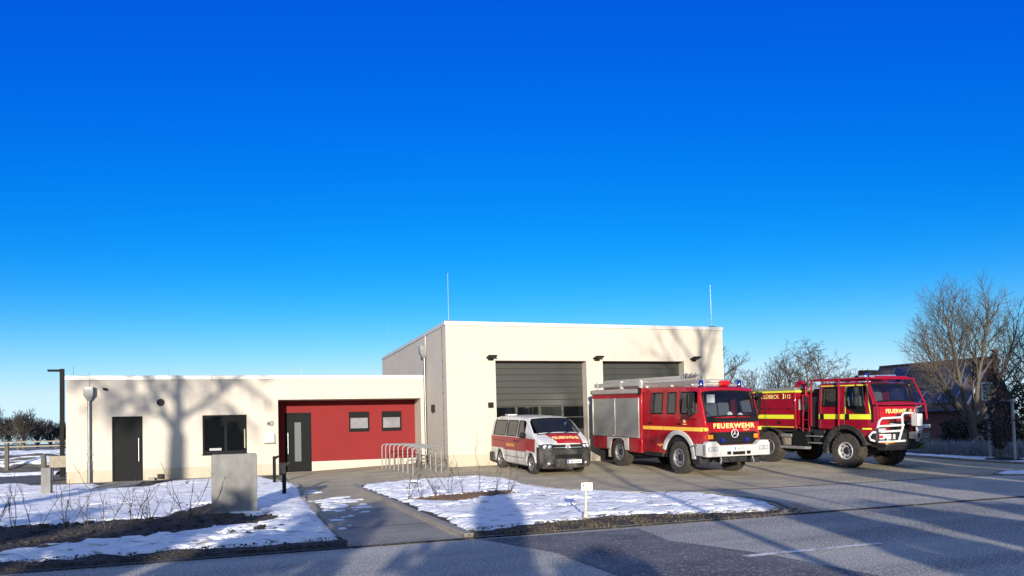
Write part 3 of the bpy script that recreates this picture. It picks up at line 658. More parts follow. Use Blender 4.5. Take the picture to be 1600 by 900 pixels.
lettering('40', .20, M['ink'], frame((.96, YL-.002, 2.09), (1, 0, 0), (0, -1, 0)), st, name='house_number', bold=.02, ext=.012)
lb = MB(); lb.prism([(YL-.002, 1.33), (YL-.13, 1.33), (YL-.13, 1.62), (YL-.002, 1.72)], 'x', .74, 1.12)
lbo = lb.build('letterbox', M['white_paint'], st, bevel=.012)
q = MB(); q.box(.78, 1.08, YL-.136, YL-.129, 1.575, 1.59); q.box(.80, .98, YL-.136, YL-.129, 1.50, 1.525); q.box(.72, 1.14, YL-.14, YL-.002, 1.295, 1.328); q.build('letter_slot', M['zinc'], lbo)
# downpipes with hoppers
def downpipe(x, y, ztop, zbot, axis, m, off=.09):
    o = (lambda a, d, z: (x+a, y-d, z)) if axis == 'y' else (lambda a, d, z: (x-d, y-a, z))
    b = MB(); b.tube([o(0, off, ztop-.5), o(0, off, zbot)], .055, 14)
    for z in np.linspace(zbot+.6, ztop-.8, 3): b.tube([o(0, off, z), o(0, off, z+.05)], .064, 14)
    b.tube([o(0, off, zbot+.02), o(0, off, zbot+.75)], .066, 14)
    p = b.build('downpipe', m, st)
    h = MB(); P = [o(s*k, d, z) for (k, z, d0, d1) in ((.165, ztop, .01, .30), (.165, ztop-.30, .01, .30), (.06, ztop-.52, .03, .15)) for s, d in ((-1, d0), (1, d0), (1, d1), (-1, d1))]
    fs = [(0, 1, 2, 3), (8, 11, 10, 9)]
    for k in (0, 4): fs += [(k+i, k+(i+1) % 4, k+4+(i+1) % 4, k+4+i) for i in range(4)]
    h.add(P, fs); h.build('rain_hopper', M['galv'], p, bevel=.01)
    a = MB(); a.tube([o(0, .03, ztop+.55), o(0, .03, ztop-.05)], .006, 6); a.build('earthing_wire', M['zinc'], p)
    c = MB()
    for z in (zbot+.5, zbot+.8, zbot+1.1): c.tube([o(-.10, off, z), o(.10, off, z)], .018, 6)
    c.build('pipe_clamp', M['galv'], p)
downpipe(-5.42, YL, 3.58, .0, 'y', M['zinc']); downpipe(XG, 31.6, 5.22, .2, 'x', M['zinc'])
b = MB(); b.tube([(XG-.03, 28.75, .3), (XG-.03, 28.75, 5.55)], .008, 6)
for z in np.arange(.6, 5.6, .62): b.box(XG-.05, XG-.001, 28.74, 28.76, z, z+.03)
b.build('earthing_wire', M['wood_dark'], st)
for (x, y, z, h) in ((7.47, YG+.1, ZG, 1.88), (19.29, YG+.1, ZG, 1.86), (7.42, 41.0, ZG, 1.68)):
    b = MB(); b.tube([(x, y, z-.02), (x, y, z+.35), (x, y, z+h)], [.013, .009, .007], 8); b.box(x-.12, x+.12, y-.09, y+.12, z-.001, z+.04); b.build('lightning_rod', M['zinc'], st)
for x in (-5.98, -2.73, 2.2):
    b = MB(); b.tube([(x, YL+.15, ZL-.01), (x, YL+.15, ZL+.36)], .007, 6); b.build('lightning_rod', M['zinc'], st)

# ------------------------------------------------------------------ vehicles (local frame: front towards -y, +x to the right seen from the front, z up, origin under the front axle)
class Body:
    """a body shell lofted along y, open where the windows are"""
    def __init__(s, st, W, zb, zs, zh, r, crown, z1=.7):
        s.st = st; s.W = W; s.zb = zb; s.zs = zs; s.zh = zh; s.r = r; s.crown = crown; s.z1 = z1
    def zt(s, y):
        P = s.st
        for (a, za), (c, zc) in zip(P[:-1], P[1:]):
            if a <= y <= c: return za+(zc-za)*(y-a)/(c-a)
        return P[0][1] if y < P[0][0] else P[-1][1]
    def top(s, y, x):
        t = s.zt(y); wt = s.W(y, t)-s.r(y); return t+s.crown(y)*(1-min(1, (x/max(wt, .1)))**2)
    def section(s, y):
        t = s.zt(y); zb = s.zb(y); r = s.r(y); zs = min(s.zs, t-r-.015); zh = min(s.zh, t-r-.005); z1 = min(max(s.z1, zb+.04), zs-.02)
        wt = s.W(y, t)
        L = [(s.W(y, zb)-.04, zb), (s.W(y, zb+.03), min(zb+.04, z1-.01)), (s.W(y, z1), z1), (s.W(y, zs), zs), (s.W(y, zh), zh), (wt-r*.28, t-r*.28), (wt-r, t)]
        c = s.crown(y)
        right = [(x, z) for x, z in L]
        pts = [(-x, z) for x, z in right]+[(-(wt-r)*.5, t+c*.75), (0, t+c), ((wt-r)*.5, t+c*.75)]+right[::-1]
        return [(x, y, z) for x, z in pts]
    def mesh(s, ys, openside=(), opentop=None):
        b = MB(); K = 17; V = []; Fq = []
        for y in ys: V += s.section(y)
        for i in range(len(ys)-1):
            ym = (ys[i]+ys[i+1])/2
            for k in range(K):
                k2 = (k+1) % K
                if k in (3, 12) and any(a < ym < c for a, c in openside): continue
                if k in (6, 7, 8, 9) and opentop and opentop[0] < ym < opentop[1]: continue
                Fq.append((i*K+k, i*K+k2, (i+1)*K+k2, (i+1)*K+k))
        Fq += [tuple(range(K)), tuple((len(ys)-1)*K+k for k in range(K))[::-1]]
        b.add(V, Fq); return b
def bil(c, u, v):
    (a0, b0), (a1, b1), (a2, b2), (a3, b3) = c
    return ((a0*(1-u)+a1*u)*(1-v)+(a3*(1-u)+a2*u)*v, (b0*(1-u)+b1*u)*(1-v)+(b3*(1-u)+b2*u)*v)
def side_patch(B, c, m, name, parent, sd=(-1, 1), off=.004, n=6):
    """a sheet on the flank; c: four (y,z) corners"""
    b = MB()
    for s in sd:
        def fn(u, v):
            y, z = bil(c, u if s > 0 else 1-u, v); return (s*(B.W(y, z)+off), y, z)
        b.grid(fn, n, n)
    return b.build(name, m, parent, fix=False)
def top_patch(B, c, m, name, parent, off=.005, n=10, lift=(0, -.5, .85)):
    """a sheet on bonnet or windscreen; c: four (x,y) corners"""
    b = MB()
    def fn(u, v):
        x, y = bil(c, u, v); return (x+lift[0]*off, y+lift[1]*off, B.top(y, x)+lift[2]*off)
    b.grid(fn, n, n); return b.build(name, m, parent, fix=False)
def side_seal(B, c, parent, r=.012, s=-1, off=.002, name='window_seal', m=None):
    b = MB(); pts = []
    for k in range(4):
        for j in range(5):
            (y0, z0), (y1, z1) = c[k], c[(k+1) % 4]; y = y0+(y1-y0)*j/5; z = z0+(z1-z0)*j/5
            pts.append((s*(B.W(y, z)+off), y, z))
    b.tube(pts, r, 6, closed=True); return b.build(name, m or M['black'], parent)
def wheel(parent, x, y, r, wd, side, tread=None, rimm='rim', hub=.1, rimr=.62, dish=.06):
    """wheel > tyre, rim"""
    s = side; Mx = Matrix.Translation((x, y, r))
    h = MB(); h.lathe([(0, s*(wd/2-.06)), (hub*.7, s*(wd/2-.06)), (hub, s*(wd/2-.10)), (hub, s*(wd/2-.16))], 16, Mx, 'x')
    for k in range(6 if r < .4 else 10):
        a = 2*PI*k/(6 if r < .4 else 10); q = hub*1.45
        h.tube([(x+s*(wd/2-.14), y+q*math.cos(a), r+q*math.sin(a)), (x+s*(wd/2-.085), y+q*math.cos(a), r+q*math.sin(a))], .014, 6)
    w_ = h.build('wheel', M['dark'], parent)
    t = MB(); e = wd/2; ri = r*rimr
    t.lathe([(ri, -e*.8), (ri*1.1, -e*.96), ((r+ri)/2, -e), (r*.93, -e*.95), (r*.985, -e*.8), (r*(.97 if tread else 1), -e*.4), (r*(.97 if tread else 1), e*.4), (r*.985, e*.8), (r*.93, e*.95), ((r+ri)/2, e), (ri*1.1, e*.96), (ri, e*.8)], 40, Mx, 'x')
    if tread:
        n = tread
        for k in range(n):
            a = 2*PI*k/n
            for sg in (-1, 1):
                a2 = a+(PI/n if sg > 0 else 0)
                Mt = Matrix.Translation((x, y, r)) @ Matrix.Rotation(a2, 4, 'X') @ Matrix.Rotation(R(14)*sg, 4, 'Z')
                t.box(sg*e*.52-e*.40, sg*e*.52+e*.43, -PI*r/n*.52, PI*r/n*.52, r*.93, r*1.0, Mt)
                t.box(sg*e*.80, sg*e*1.01, -PI*r/n*.45, PI*r/n*.45, r*.84, r*.965, Mt)
    t.build('tyre', M['tyre'], w_)
    g = MB(); o = s*e
    g.lathe([(ri*1.03, o*.90), (ri*.97, o*.97), (ri*.9, o*.9), (ri*.86, o*.55), (ri*.74, o*(.55-dish*2)), (ri*.62, o*(.62-dish)), (hub*1.7, o*.62), (hub*1.0, o*.60)], 36, Mx, 'x')
    rim = g.build('rim', M[rimm], w_)
    hs = MB(); nh = 16 if r < .4 else 8
    for k in range(nh):
        a = 2*PI*k/nh; q = ri*.71; rr = ri*(.065 if r < .4 else .11)
        cx = o*(.53-dish)
        hs.tube([(x+cx+s*.01, y+q*math.cos(a), r+q*math.sin(a)), (x+cx+s*.032, y+q*math.cos(a), r+q*math.sin(a))], rr, 8)
    hs.build('rim_hole', M['ink'], rim)
    return w_
def arch_ring(b, yw, zc, r0, r1, x0, x1, a0=0, a1=180, n=16):
    """flat arch band between radii r0 and r1, from x0 to x1"""
    out = [(yw+r1*math.cos(R(a0+(a1-a0)*k/n)), zc+r1*math.sin(R(a0+(a1-a0)*k/n))) for k in range(n+1)]
    inn = [(yw+r0*math.cos(R(a0+(a1-a0)*k/n)), zc+r0*math.sin(R(a0+(a1-a0)*k/n))) for k in range(n+1)]
    for k in range(n): b.prism([out[k], out[k+1], inn[k+1], inn[k]], 'x', x0, x1)
    return b
def plate(text, x, y, z, parent, wd=.52, h=.11):
    b = MB(); b.box(x-wd/2, x+wd/2, y-.012, y, z-h/2, z+h/2); p = b.build('number_plate', M['plate'], parent, bevel=.003)
    e = MB(); e.box(x-wd/2+.006, x-wd/2+.048, y-.0145, y-.0125, z-h/2+.008, z+h/2-.008); e.build('plate_band', M['euro'], p)
    lettering(text, h*.66, M['ink'], frame((x+.02, y-.0135, z), (1, 0, 0), (0, -1, 0)), p, bold=.03)
    return p
def pose_vehicle(root, x, y, delta, slope=.0365):
    root.matrix_world = Matrix.Translation((x, y, float(G(x, y)))) @ Matrix.Rotation(R(delta), 4, 'Z') @ Matrix.Rotation(slope, 4, 'X')
def ellip(y, yw, rr, zc, base):
    d = abs(y-yw); return max(base, zc+math.sqrt(max(rr*rr-d*d, 0))) if d < rr else base
def arch_ys(yw, rr): return [yw+rr*math.cos(a) for a in np.linspace(PI, 0, 11)]

# ---- red and white crew van
van = thing('fire_van', 'small white crew van with red flanks and bonnet before the closed hall door', 'van')
def vW(y, z):
    t = max(0, min(1, (-.15-y)/.80)); w_ = .945*(1-.20*t**2.2)
    t2 = max(0, min(1, (y-3.5)/.5)); w_ *= 1-.05*t2**2
    if z > 1.20: w_ -= (z-1.20)*.20+max(0, z-1.7)*.25
    if z < .5: w_ -= (.5-z)*.12
    return w_
VS = [(-.735, .60), (-.73, .92), (-.715, .99), (-.66, 1.065), (-.48, 1.17), (-.20, 1.305), (-.02, 1.43), (.16, 1.56), (.34, 1.69), (.50, 1.81), (.68, 1.87), (1.1, 1.905), (2.4, 1.925), (3.5, 1.90), (3.8, 1.86), (3.92, 1.72), (3.96, 1.30), (3.98, .7)]
vzb = lambda y: max(ellip(y, 0, .42, .30, .24), ellip(y, 2.98, .42, .30, .24))
VB = Body(VS, vW, vzb, 1.21, 1.77, lambda y: .05 if y < .5 else .10, lambda y: .035 if y < .5 else .03, .72)
ys = sorted(set([a for a, _ in VS]+arch_ys(0, .42)+arch_ys(2.98, .42)+[.54, .78, 1.18, 1.30, 2.25, 2.36, 3.62, 1.8, -.34]))
ys = [y for i, y in enumerate(ys) if i == 0 or y-ys[i-1] > .008]
VB.mesh(ys, [(.54, 1.18), (1.30, 2.25), (2.36, 3.62)], (-.15, .50)).build('body', M['white_paint'], van)
b = MB(); ww = lambda y: .86
b.grid(lambda u, v: ((u*2-1)*.80, -.30+.70*v, VB.zt(-.42+.84*v)-.03), 1, 1) if 0 else None
ws = top_patch(VB, [(-.72, -.18), (.72, -.18), (.66, .495), (-.66, .495)], M['glass'], 'windscreen', van, -.004)
b = MB(); pts = [(x, y) for x, y in [(-.75, -.20), (-.4, -.20), (0, -.20), (.4, -.20), (.75, -.20), (.72, .15), (.685, .51), (.3, .51), (0, .51), (-.3, .51), (-.685, .51), (-.72, .15)]]
b.tube([(x, y-.004, VB.top(y, x)+.004) for x, y in pts], .022, 6, closed=True); b.build('window_seal', M['black'], ws)
for (c, nm) in (([(.48, 1.225), (1.17, 1.225), (1.17, 1.765), (.80, 1.765)], 'door_window'), ([(1.31, 1.225), (2.24, 1.225), (2.24, 1.765), (1.31, 1.765)], 'side_window'), ([(2.37, 1.225), (3.61, 1.225), (3.56, 1.765), (2.37, 1.765)], 'side_window')):
    for s in (-1, 1):
        wo_ = side_patch(VB, c, M['glass_grey'], nm, van, (s,), -.006); side_seal(VB, c, wo_, .018, s)
# red film on the flanks, parted at the wheel arch, and on the bonnet
for c in ([(-.36, .74), (-.36, 1.17), (.43, 1.185), (.43, .78)], [(.43, .715), (.43, 1.185), (2.55, 1.185), (2.55, .715)], [(2.55, .76), (2.55, 1.185), (3.93, 1.185), (3.93, .76)]):
    side_patch(VB, c, M['red_film'], 'red_side_panel', van, n=8)
top_patch(VB, [(-.26, -.710), (.66, -.710), (.70, -.22), (-.52, -.22)], M['red_film'], 'red_bonnet_panel', van)
b = MB()
for y in (.43, 1.24, 2.30):
    for s in (-1, 1): b.tube([(s*(vW(y, z)+.002), y, z) for z in (.32, .6, .9, 1.19)], .006, 5)
for s in (-1, 1): b.tube([(s*(vW(y, .5)+.002), y, .50) for y in np.linspace(.5, 2.5, 6)], .007, 5)
b.build('door_seam', M['dark'], van)
b = MB()
for s in (-1, 1):
    for y in (1.12, 1.42): b.tube([(s*(vW(y, 1.06)+.02), y-.09, 1.06), (s*(vW(y, 1.06)+.03), y, 1.06), (s*(vW(y, 1.06)+.02), y+.09, 1.06)], .018, 6)
b.build('door_handle', M['black'], van)
b = MB()
for s in (-1, 1): b.tube([(s*(vW(y, 1.03)+.003), y, 1.03) for y in np.linspace(2.45, 3.75, 6)], .012, 5)
b.build('slide_rail', M['dark'], van)
lettering('FEUERWEHR', .105, M['yellow'], frame((-(vW(1.85, .9)+.009), 1.85, .90), (0, -1, 0), (-1, 0, 0)), van, width=.80, bold=.02)
lettering('FEUERWEHR', .105, M['yellow'], frame(((vW(1.85, .9)+.009), 1.85, .90), (0, 1, 0), (1, 0, 0)), van, width=.80, bold=.02)
bl = lettering('FEUERWEHR', .10, M['gold'], Matrix.Identity(4), van, width=.98, bold=.02, ext=0)
for v in bl.data.vertices:
    x = v.co.x+.14; y = -.47+v.co.y*1.5; v.co = (x, y-.006, VB.top(y, x)+.011)
# dark front: bumper, grille, lamps
b = MB()
def vfront(x, z, off=0):
    """front face y at height z, rounded in plan"""
    pr = [(.20, -.80), (.30, -.90), (.45, -.955), (.60, -.965), (.74, -.955), (.88, -.93), (.98, -.875), (1.05, -.76)]
    y = pr[0][1]
    for (za, ya), (zc, yc) in zip(pr[:-1], pr[1:]):
        if za <= z <= zc: y = ya+(yc-ya)*(z-za)/(zc-za)
    if z > 1.05: y = -.76
    k = abs(x)/.90; return y+.06*k**2+.34*max(0, k-.62)**1.6*1.9-off
def fpatch(x0, x1, z0, z1, m, name, off=.004, n=12, parent=van, shear=0):
    b = MB(); b.grid(lambda u, v: (x0+(x1-x0)*u, vfront(x0+(x1-x0)*u, z0+(z1-z0)*v, off), z0+(z1-z0)*v+shear*abs(x0+(x1-x0)*u)), n, n//2); return b.build(name, m, parent, fix=False)
b.grid(lambda u, v: ((u*2-1)*.925, vfront((u*2-1)*.925, .22+.78*v), .22+.78*v), 28, 14)
for s in (-1, 1):
    b.grid(lambda u, v: (s*(.925+.006*math.sin(u*PI)), vfront(.925, .22+.70*v)+u*(-.46-vfront(.925, .22+.70*v)), .22+.70*v), 4, 8)
bump = b.build('bumper', M['grey_plastic'], van)
fpatch(-.52, .52, .845, .965, M['black'], 'grille', .012, parent=bump)
for z in (.872, .905, .94):
    q = MB(); q.tube([(x, vfront(x, z, .018), z) for x in np.linspace(-.5, .5, 9)], .006, 5); q.build('grille_bar', M['emblem'] if z == .905 else M['dark'], bump)
fpatch(-.48, .48, .55, .68, M['black'], 'air_intake', .006, parent=bump)
for s in (-1, 1):
    hl = fpatch(s*.53, s*.86, .845, 1.02, M['dark'], 'headlight', .010, parent=van)
    for x, rr in ((.62, .062), (.76, .070)):
        q = MB(); q.lathe([(0, -.012), (rr*.6, -.008), (rr, .0), (rr*1.05, .03)], 16, Matrix.Translation((s*x, vfront(x, .93, .014), .93)), 'y'); q.build('lamp_lens', M['lens'], hl)
    q = MB(); q.lathe([(0, -.01), (.04, -.006), (.05, .01)], 14, Matrix.Translation((s*.66, vfront(.66, .40, .004), .40)), 'y'); q.build('fog_lamp', M['lens'], bump)
e = MB(); e.lathe([(.068, -.012), (.082, -.016), (.088, -.004)], 28, Matrix.Translation((0, vfront(0, .92, .02), .92)), 'y')
yy = vfront(0, .92, .03)
for pts in ([(-.040, .985), (-.0, .925), (.040, .985)], [(-.062, .955), (-.030, .865), (0, .920), (.030, .865), (.062, .955)]):
    e.tube([(x, yy, z) for x, z in pts], .0085, 5)
e.build('emblem', M['emblem'], bump)
plate('HL 1206', .22, vfront(.22, .44, .012), .44, van)
for s in (-1, 1):
    m_ = MB(); m_.lathe([(0, -.09), (.07, -.085), (.095, -.03), (.09, .05), (.05, .085), (0, .09)], 16, Matrix.Translation((s*1.06, .36, 1.29)) @ Matrix.Diagonal((1.15, .75, 1.05, 1)), 'x')
    m_.tube([(s*.90, .50, 1.20), (s*1.02, .38, 1.22)], .03, 8); m_.build('wing_mirror', M['black'], van)
b = MB()
for s, x in ((-1, -.45), (1, .2)): b.tube([(x, -.20, VB.top(-.20, x)+.025), (x+.45, -.10, VB.top(-.10, x+.4)+.016)], .010, 5)
b.build('wiper', M['black'], van)
b = MB()
for y0 in (0, 2.98):
    for s in (-1, 1): arch_ring(b, y0, .30, .415, .455, s*.80, s*(vW(y0, .6)+.012), 12, 168)
b.build('arch_lip', M['white_paint'], van)
b = MB(); b.box(-.78, .78, .42, 2.55, .20, .60); b.box(-.60, .60, -.75, .45, .22, .70); b.box(-.6, .6, 2.5, 3.9, .25, .72); b.build('underbody', M['dark'], van)
b = MB()
for y0 in (0, 2.98):
    for s in (-1, 1): arch_ring(b, y0, .30, .395, .41, s*.55, s*.90, 0, 180)
b.build('arch_liner', M['black'], van)
b = MB(); b.prism([(-.18, 1.15), (.40, 1.05), (.40, .75), (-.6, .75)], 'x', -.84, .84); b.build('dashboard', M['dark'], van)
for y, xs_ in ((1.0, (-.45, .45)), (2.0, (-.55, 0, .55)), (3.0, (-.5, .1, .6))):
    for x in xs_:
        b = MB(); b.prism([(y-.1, .70), (y+.12, .70), (y+.30, 1.32), (y+.18, 1.32)], 'x', x-.23, x+.23); b.box(x-.12, x+.12, y+.21, y+.31, 1.34, 1.54); b.box(x-.23, x+.23, y-.45, y+.02, .6, .78); b.build('seat', M['seat'], van, bevel=.03)
b = MB(); b.box(.30, .62, .0, .05, 1.13, 1.19); b.build('dashboard_card', M['gold'], van)
b = MB(); b.box(-.62, -.25, 2.9, 3.2, 1.925, 1.975); b.build('roof_hatch', M['white_paint'], van, bevel=.015)
b = MB(); b.tube([(.3, .75, 1.90), (.3, .80, 2.12)], [.012, .006], 6); b.build('aerial', M['black'], van)
for y in (0, 2.98):
    for s in (-1, 1): wheel(van, s*.82, y, .335, .215, s, rimm='rim', hub=.055, rimr=.62, dish=.02)
b = MB(); 
for s in (-1, 1): b.box(s*.93-.06, s*.93+.02, 3.55, 3.96, .26, .56)
b.box(-.9, .9, 3.90, 3.99, .26, .56); b.build('rear_bumper', M['grey_plastic'], van, bevel=.03)
pose_vehicle(van, 9.97, 24.05, 2.0)

# ---- shared truck pieces
def mirror(parent, x, y, z, s, h=.42, arm=True):
    b = MB(); b.box(x-.10, x+.10, y-.06, y+.06, z-h/2, z+h/2); b.box(x-.085, x+.085, y-.055, y+.06, z-h/2-.24, z-h/2-.03)
    mm = b.build('wing_mirror', M['black'], parent, bevel=.035, seg=3)
    g = MB(); g.box(x-.08, x+.08, y+.061, y+.066, z-h/2+.03, z+h/2-.03); g.build('mirror_glass', M['chrome'], mm)
    a = MB(); a.tube([(x-s*.30, y+.05, z+h/2+.06), (x, y+.02, z+h/2+.06), (x, y, z-h/2-.28), (x-s*.30, y+.05, z-h/2-.34)], .018, 8); a.build('mirror_arm', M['black'], mm)
    return mm
def beacon(parent, x, y, z, r=.075, h=.24):
    b = MB(); b.lathe([(r*1.1, -.02), (r*1.1, .03), (r*.9, .035)], 18, Matrix.Translation((x, y, z))); bb = b.build('beacon', M['black'], parent)
    c = MB(); c.lathe([(r, .03), (r*.98, h*.85), (r*.8, h*.97), (0, h)], 18, Matrix.Translation((x, y, z))); c.build('beacon_lens', M['blue_lens'], bb)
def windscreen_truck(B, c, parent, seal=.03):
    ws = top_patch(B, c, M['glass'], 'windscreen', parent, -.006, lift=(0, -.9, .2)); b = MB(); pts = []
    for k in range(4):
        for j in range(6):
            (x0, y0), (x1, y1) = c[k], c[(k+1) % 4]; x = x0+(x1-x0)*j/6; y = y0+(y1-y0)*j/6; pts.append((x, y-.003, B.top(y, x)+.003))
    b.tube(pts, seal, 6, closed=True); b.build('window_seal', M['black'], ws); return ws

# ---- fire engine with roller shutters
t1 = thing('fire_engine', 'red fire engine with silver roller shutters and white bumper in the middle of the forecourt', 'fire engine')
def aW(y, z):
    t = max(0, min(1, (-.75-y)/.52)); w_ = 1.155*(1-.10*t**2)
    if z > 1.75: w_ -= (z-1.75)*.075
    return w_
AS = [(-1.275, .72), (-1.27, 1.10), (-1.262, 1.40), (-1.235, 1.70), (-1.205, 1.83), (-1.13, 2.12), (-1.05, 2.40), (-.985, 2.62), (-.93, 2.72), (-.80, 2.785), (-.5, 2.82), (.3, 2.84), (2.10, 2.85), (2.13, 2.80)]
azb = lambda y: ellip(y, .03, .80, .50, .60 if y > -.6 else .95)
AB = Body(AS, aW, azb, 1.95, 2.66, lambda y: .05 if y < -.95 else .09, lambda y: .05 if y < -.95 else .03, 1.3)
ys = sorted(set([a for a, _ in AS]+arch_ys(.03, .80)+[-.90, -.06, .20, .68, .96, 1.62, 1.9, 1.3]))
ys = [y for i, y in enumerate(ys) if i == 0 or y-ys[i-1] > .006]
cab = AB.mesh(ys, [(-.90, -.06), (.20, .68), (.96, 1.62)], (-1.20, -.985)).build('cab', M['red_paint'], t1)
windscreen_truck(AB, [(-1.0, -1.205), (1.0, -1.205), (.96, -.985), (-.96, -.985)], t1)
for c in ([(-.86, 1.96), (-.07, 1.96), (-.07, 2.65), (-.72, 2.65)], [(.21, 1.96), (.67, 1.96), (.67, 2.65), (.21, 2.65)], [(.97, 1.96), (1.61, 1.96), (1.61, 2.65), (.97, 2.65)]):
    for s in (-1, 1):
        o = side_patch(AB, c, M['glass_grey'], 'side_window', t1, (s,), -.006); side_seal(AB, c, o, .022, s)
b = MB(); b.grid(lambda u, v: (-1.02+2.04*u, -1.272+.062*(v)-.012-.04*(1-(2*u-1)**2)*0, 1.69+.135*v), 8, 2); b.build('scuttle_panel', M['black'], t1)
# interior
b = MB(); b.prism([(-1.15, 1.72), (-.72, 1.78), (-.6, 1.2), (-1.15, 1.2)], 'x', -1.0, 1.0); b.build('dashboard', M['dark'], t1)
for y, xs_ in ((-.15, (-.6, .15, .65)), (1.45, (-.7, -.2, .3, .75))):
    for x in xs_:
        b = MB(); b.box(x-.24, x+.24, y-.35, y+.1, 1.35, 1.5); b.prism([(y+.02, 1.45), (y+.14, 1.45), (y+.26, 2.3), (y+.15, 2.3)], 'x', x-.22, x+.22); b.build('seat', M['seat'], t1, bevel=.04)
b = MB(); b.tube([(-.6+.22*math.cos(a), -.62+.10*math.sin(a), 1.86+.18*math.sin(a)) for a in np.linspace(0, 2*PI, 17)[:-1]], .016, 6, closed=True); b.build('steering_wheel', M['black'], t1)
b = MB(); b.box(-.78, -.48, -.98, -.95, 2.30, 2.56); b.build('sun_visor', M['white_frame'], t1)
b = MB(); b.lathe([(0, -.1), (.09, -.06), (.10, .04), (.05, .1), (0, .11)], 12, Matrix.Translation((.12, -.95, 1.90))); b.build('dashboard_toy', M['white_frame'], t1)
b = MB(); b.lathe([(0, -.1), (.08, -.06), (.10, .03), (.05, .1), (0, .11)], 12, Matrix.Translation((.52, -.98, 1.86))); b.build('dashboard_toy', M['white_frame'], t1)
b = MB(); b.box(-1.06, 1.06, -1.0, 2.05, .98, 1.32); b.build('cab_floor', M['dark'], t1)
# doors: seams and handles, stripe, crest
b = MB()
for s in (-1, 1):
    for y, z0 in ((.06, 1.45), (.86, 1.0), (1.78, .66), (-.98, 1.0)): b.tube([(s*(aW(y, z)+.001), y, z) for z in (z0, 1.6, 2.2, 2.74)], .007, 5)
    for z in (1.94, 1.02): b.tube([(s*(aW(y, z)+.001), y, z) for y in (.88, 1.3, 1.78)], .006, 5)
b.build('door_seam', M['ink'], t1)
b = MB()
for s in (-1, 1):
    for y in (.0, 1.66): b.box(s*(aW(y, 1.6))-.02, s*(aW(y, 1.6))+.02, y-.09, y+.09, 1.60, 1.65)
b.build('door_handle', M['black'], t1, bevel=.01)
for c in ([(-1.24, 1.405), (-1.24, 1.525), (2.12, 1.525), (2.12, 1.405)],): side_patch(AB, c, M['yellow'], 'yellow_stripe', t1, n=24)
b = MB(); b.prism([(-.30, 1.66), (-.36, 1.70), (-.36, 1.77), (-.24, 1.77), (-.24, 1.70)], 'x', -aW(-.3, 1.7)-.012, -aW(-.3, 1.7)+.0); b.build('door_crest', M['gold'], t1)
b = MB(); b.box(-aW(-.3, 1.6)-.010, -aW(-.3, 1.6), -.39, -.21, 1.605, 1.63); b.build('crest_band', M['gold'], t1)
b = MB(); b.tube([(-aW(1.0, .9)-.004, y, .88+.045*math.sin((y-.95)*34)+.02*math.sin((y-.95)*13)) for y in np.linspace(1.22, .95, 22)], .009, 4); b.build('script_mark', M['yellow'], t1)
# front panel
b = MB()
def afront(x, z, off=0):
    y = np.interp(z, [.72, 1.10, 1.40, 1.70, 1.83], [-1.275, -1.27, -1.262, -1.235, -1.205]); k = abs(x)/1.155; return float(y)-.03+.05*k**2+.8*max(0, k-.80)**1.5-off
def apatch(x0, x1, z0, z1, m, name, off, parent=t1, n=14):
    b = MB(); b.grid(lambda u, v: (x0+(x1-x0)*u, afront(x0+(x1-x0)*u, z0+(z1-z0)*v, off), z0+(z1-z0)*v), n, 5); return b.build(name, m, parent, fix=False)
fp = apatch(-1.03, 1.03, 1.375, 1.70, M['red_paint'], 'front_panel', .006, n=20)
tt = lettering('FEUERWEHR', .15, M['gold'], frame((.02, afront(.3, 1.56, .014), 1.575), (1, 0, 0), (0, -1, .1)), t1, width=1.62, bold=.028, space=1.16)
b = MB(); b.tube([(x, afront(x, 1.44, .012), 1.44+.022*math.sin(x*60)+.01*math.sin(x*23)) for x in np.linspace(.36, .62, 24)], .007, 4); b.build('script_mark', M['gold'], t1)
b = MB(); b.tube([(x, afront(x, 1.45, .012), 1.455+.010*math.sin(x*75)) for x in np.linspace(.66, .92, 24)], .006, 4); b.build('script_mark', M['zinc'], t1)
gr = apatch(-1.04, 1.04, .98, 1.372, M['black'], 'grille', .0, n=18)
b = MB()
for z in (1.09, 1.17, 1.25, 1.33): b.tube([(x, afront(x, z, .012), z) for x in np.linspace(-.68, .68, 9)], .013, 5)
b.build('grille_bar', M['dark'], gr)
e = MB(); Mz = Matrix.Translation((0.0, afront(0, 1.32, .045), 1.325)); e.lathe([(.118, -.008), (.132, -.014), (.142, .0), (.132, .014), (.118, .008), (.118, -.008)], 32, Mz, 'y')
for a in (90, 210, 330):
    c_, s_ = math.cos(R(a)), math.sin(R(a)); px, pz = -s_*.020, c_*.020; yb_ = afront(0, 1.32, .045)
    e.add([(0, yb_-.03, 1.325), (px, yb_, 1.325+pz), (.122*c_, yb_-.003, 1.325+.122*s_), (-px, yb_, 1.325-pz)], [(0, 1, 2), (0, 2, 3)])
e.build('emblem', M['emblem'], t1)
for s in (-1, 1):
    b = MB(); b.grid(lambda u, v: (s*(.80+.26*u), afront(.80+.26*u, 1.2, .012), 1.165+.13*v), 6, 3); b.build('indicator', M['orange'], t1)
    b = MB(); b.grid(lambda u, v: (s*(.70+.36*u), afront(.70+.36*u, 1.2, .008), 1.10+.24*v), 6, 3); b.build('lamp_housing', M['black'], t1)
    b = MB(); b.lathe([(0, -.05), (.05, -.045), (.075, -.02), (.08, .03)], 16, Matrix.Translation((s*.47, afront(.47, 1.12, .05), 1.115)), 'y'); b.build('front_beacon', M['blue_lens'], t1)
    b = MB(); b.box(s*1.05-.07, s*1.05+.07, -1.275, -1.255, 1.42, 1.515); b.build('yellow_stripe', M['yellow'], t1)
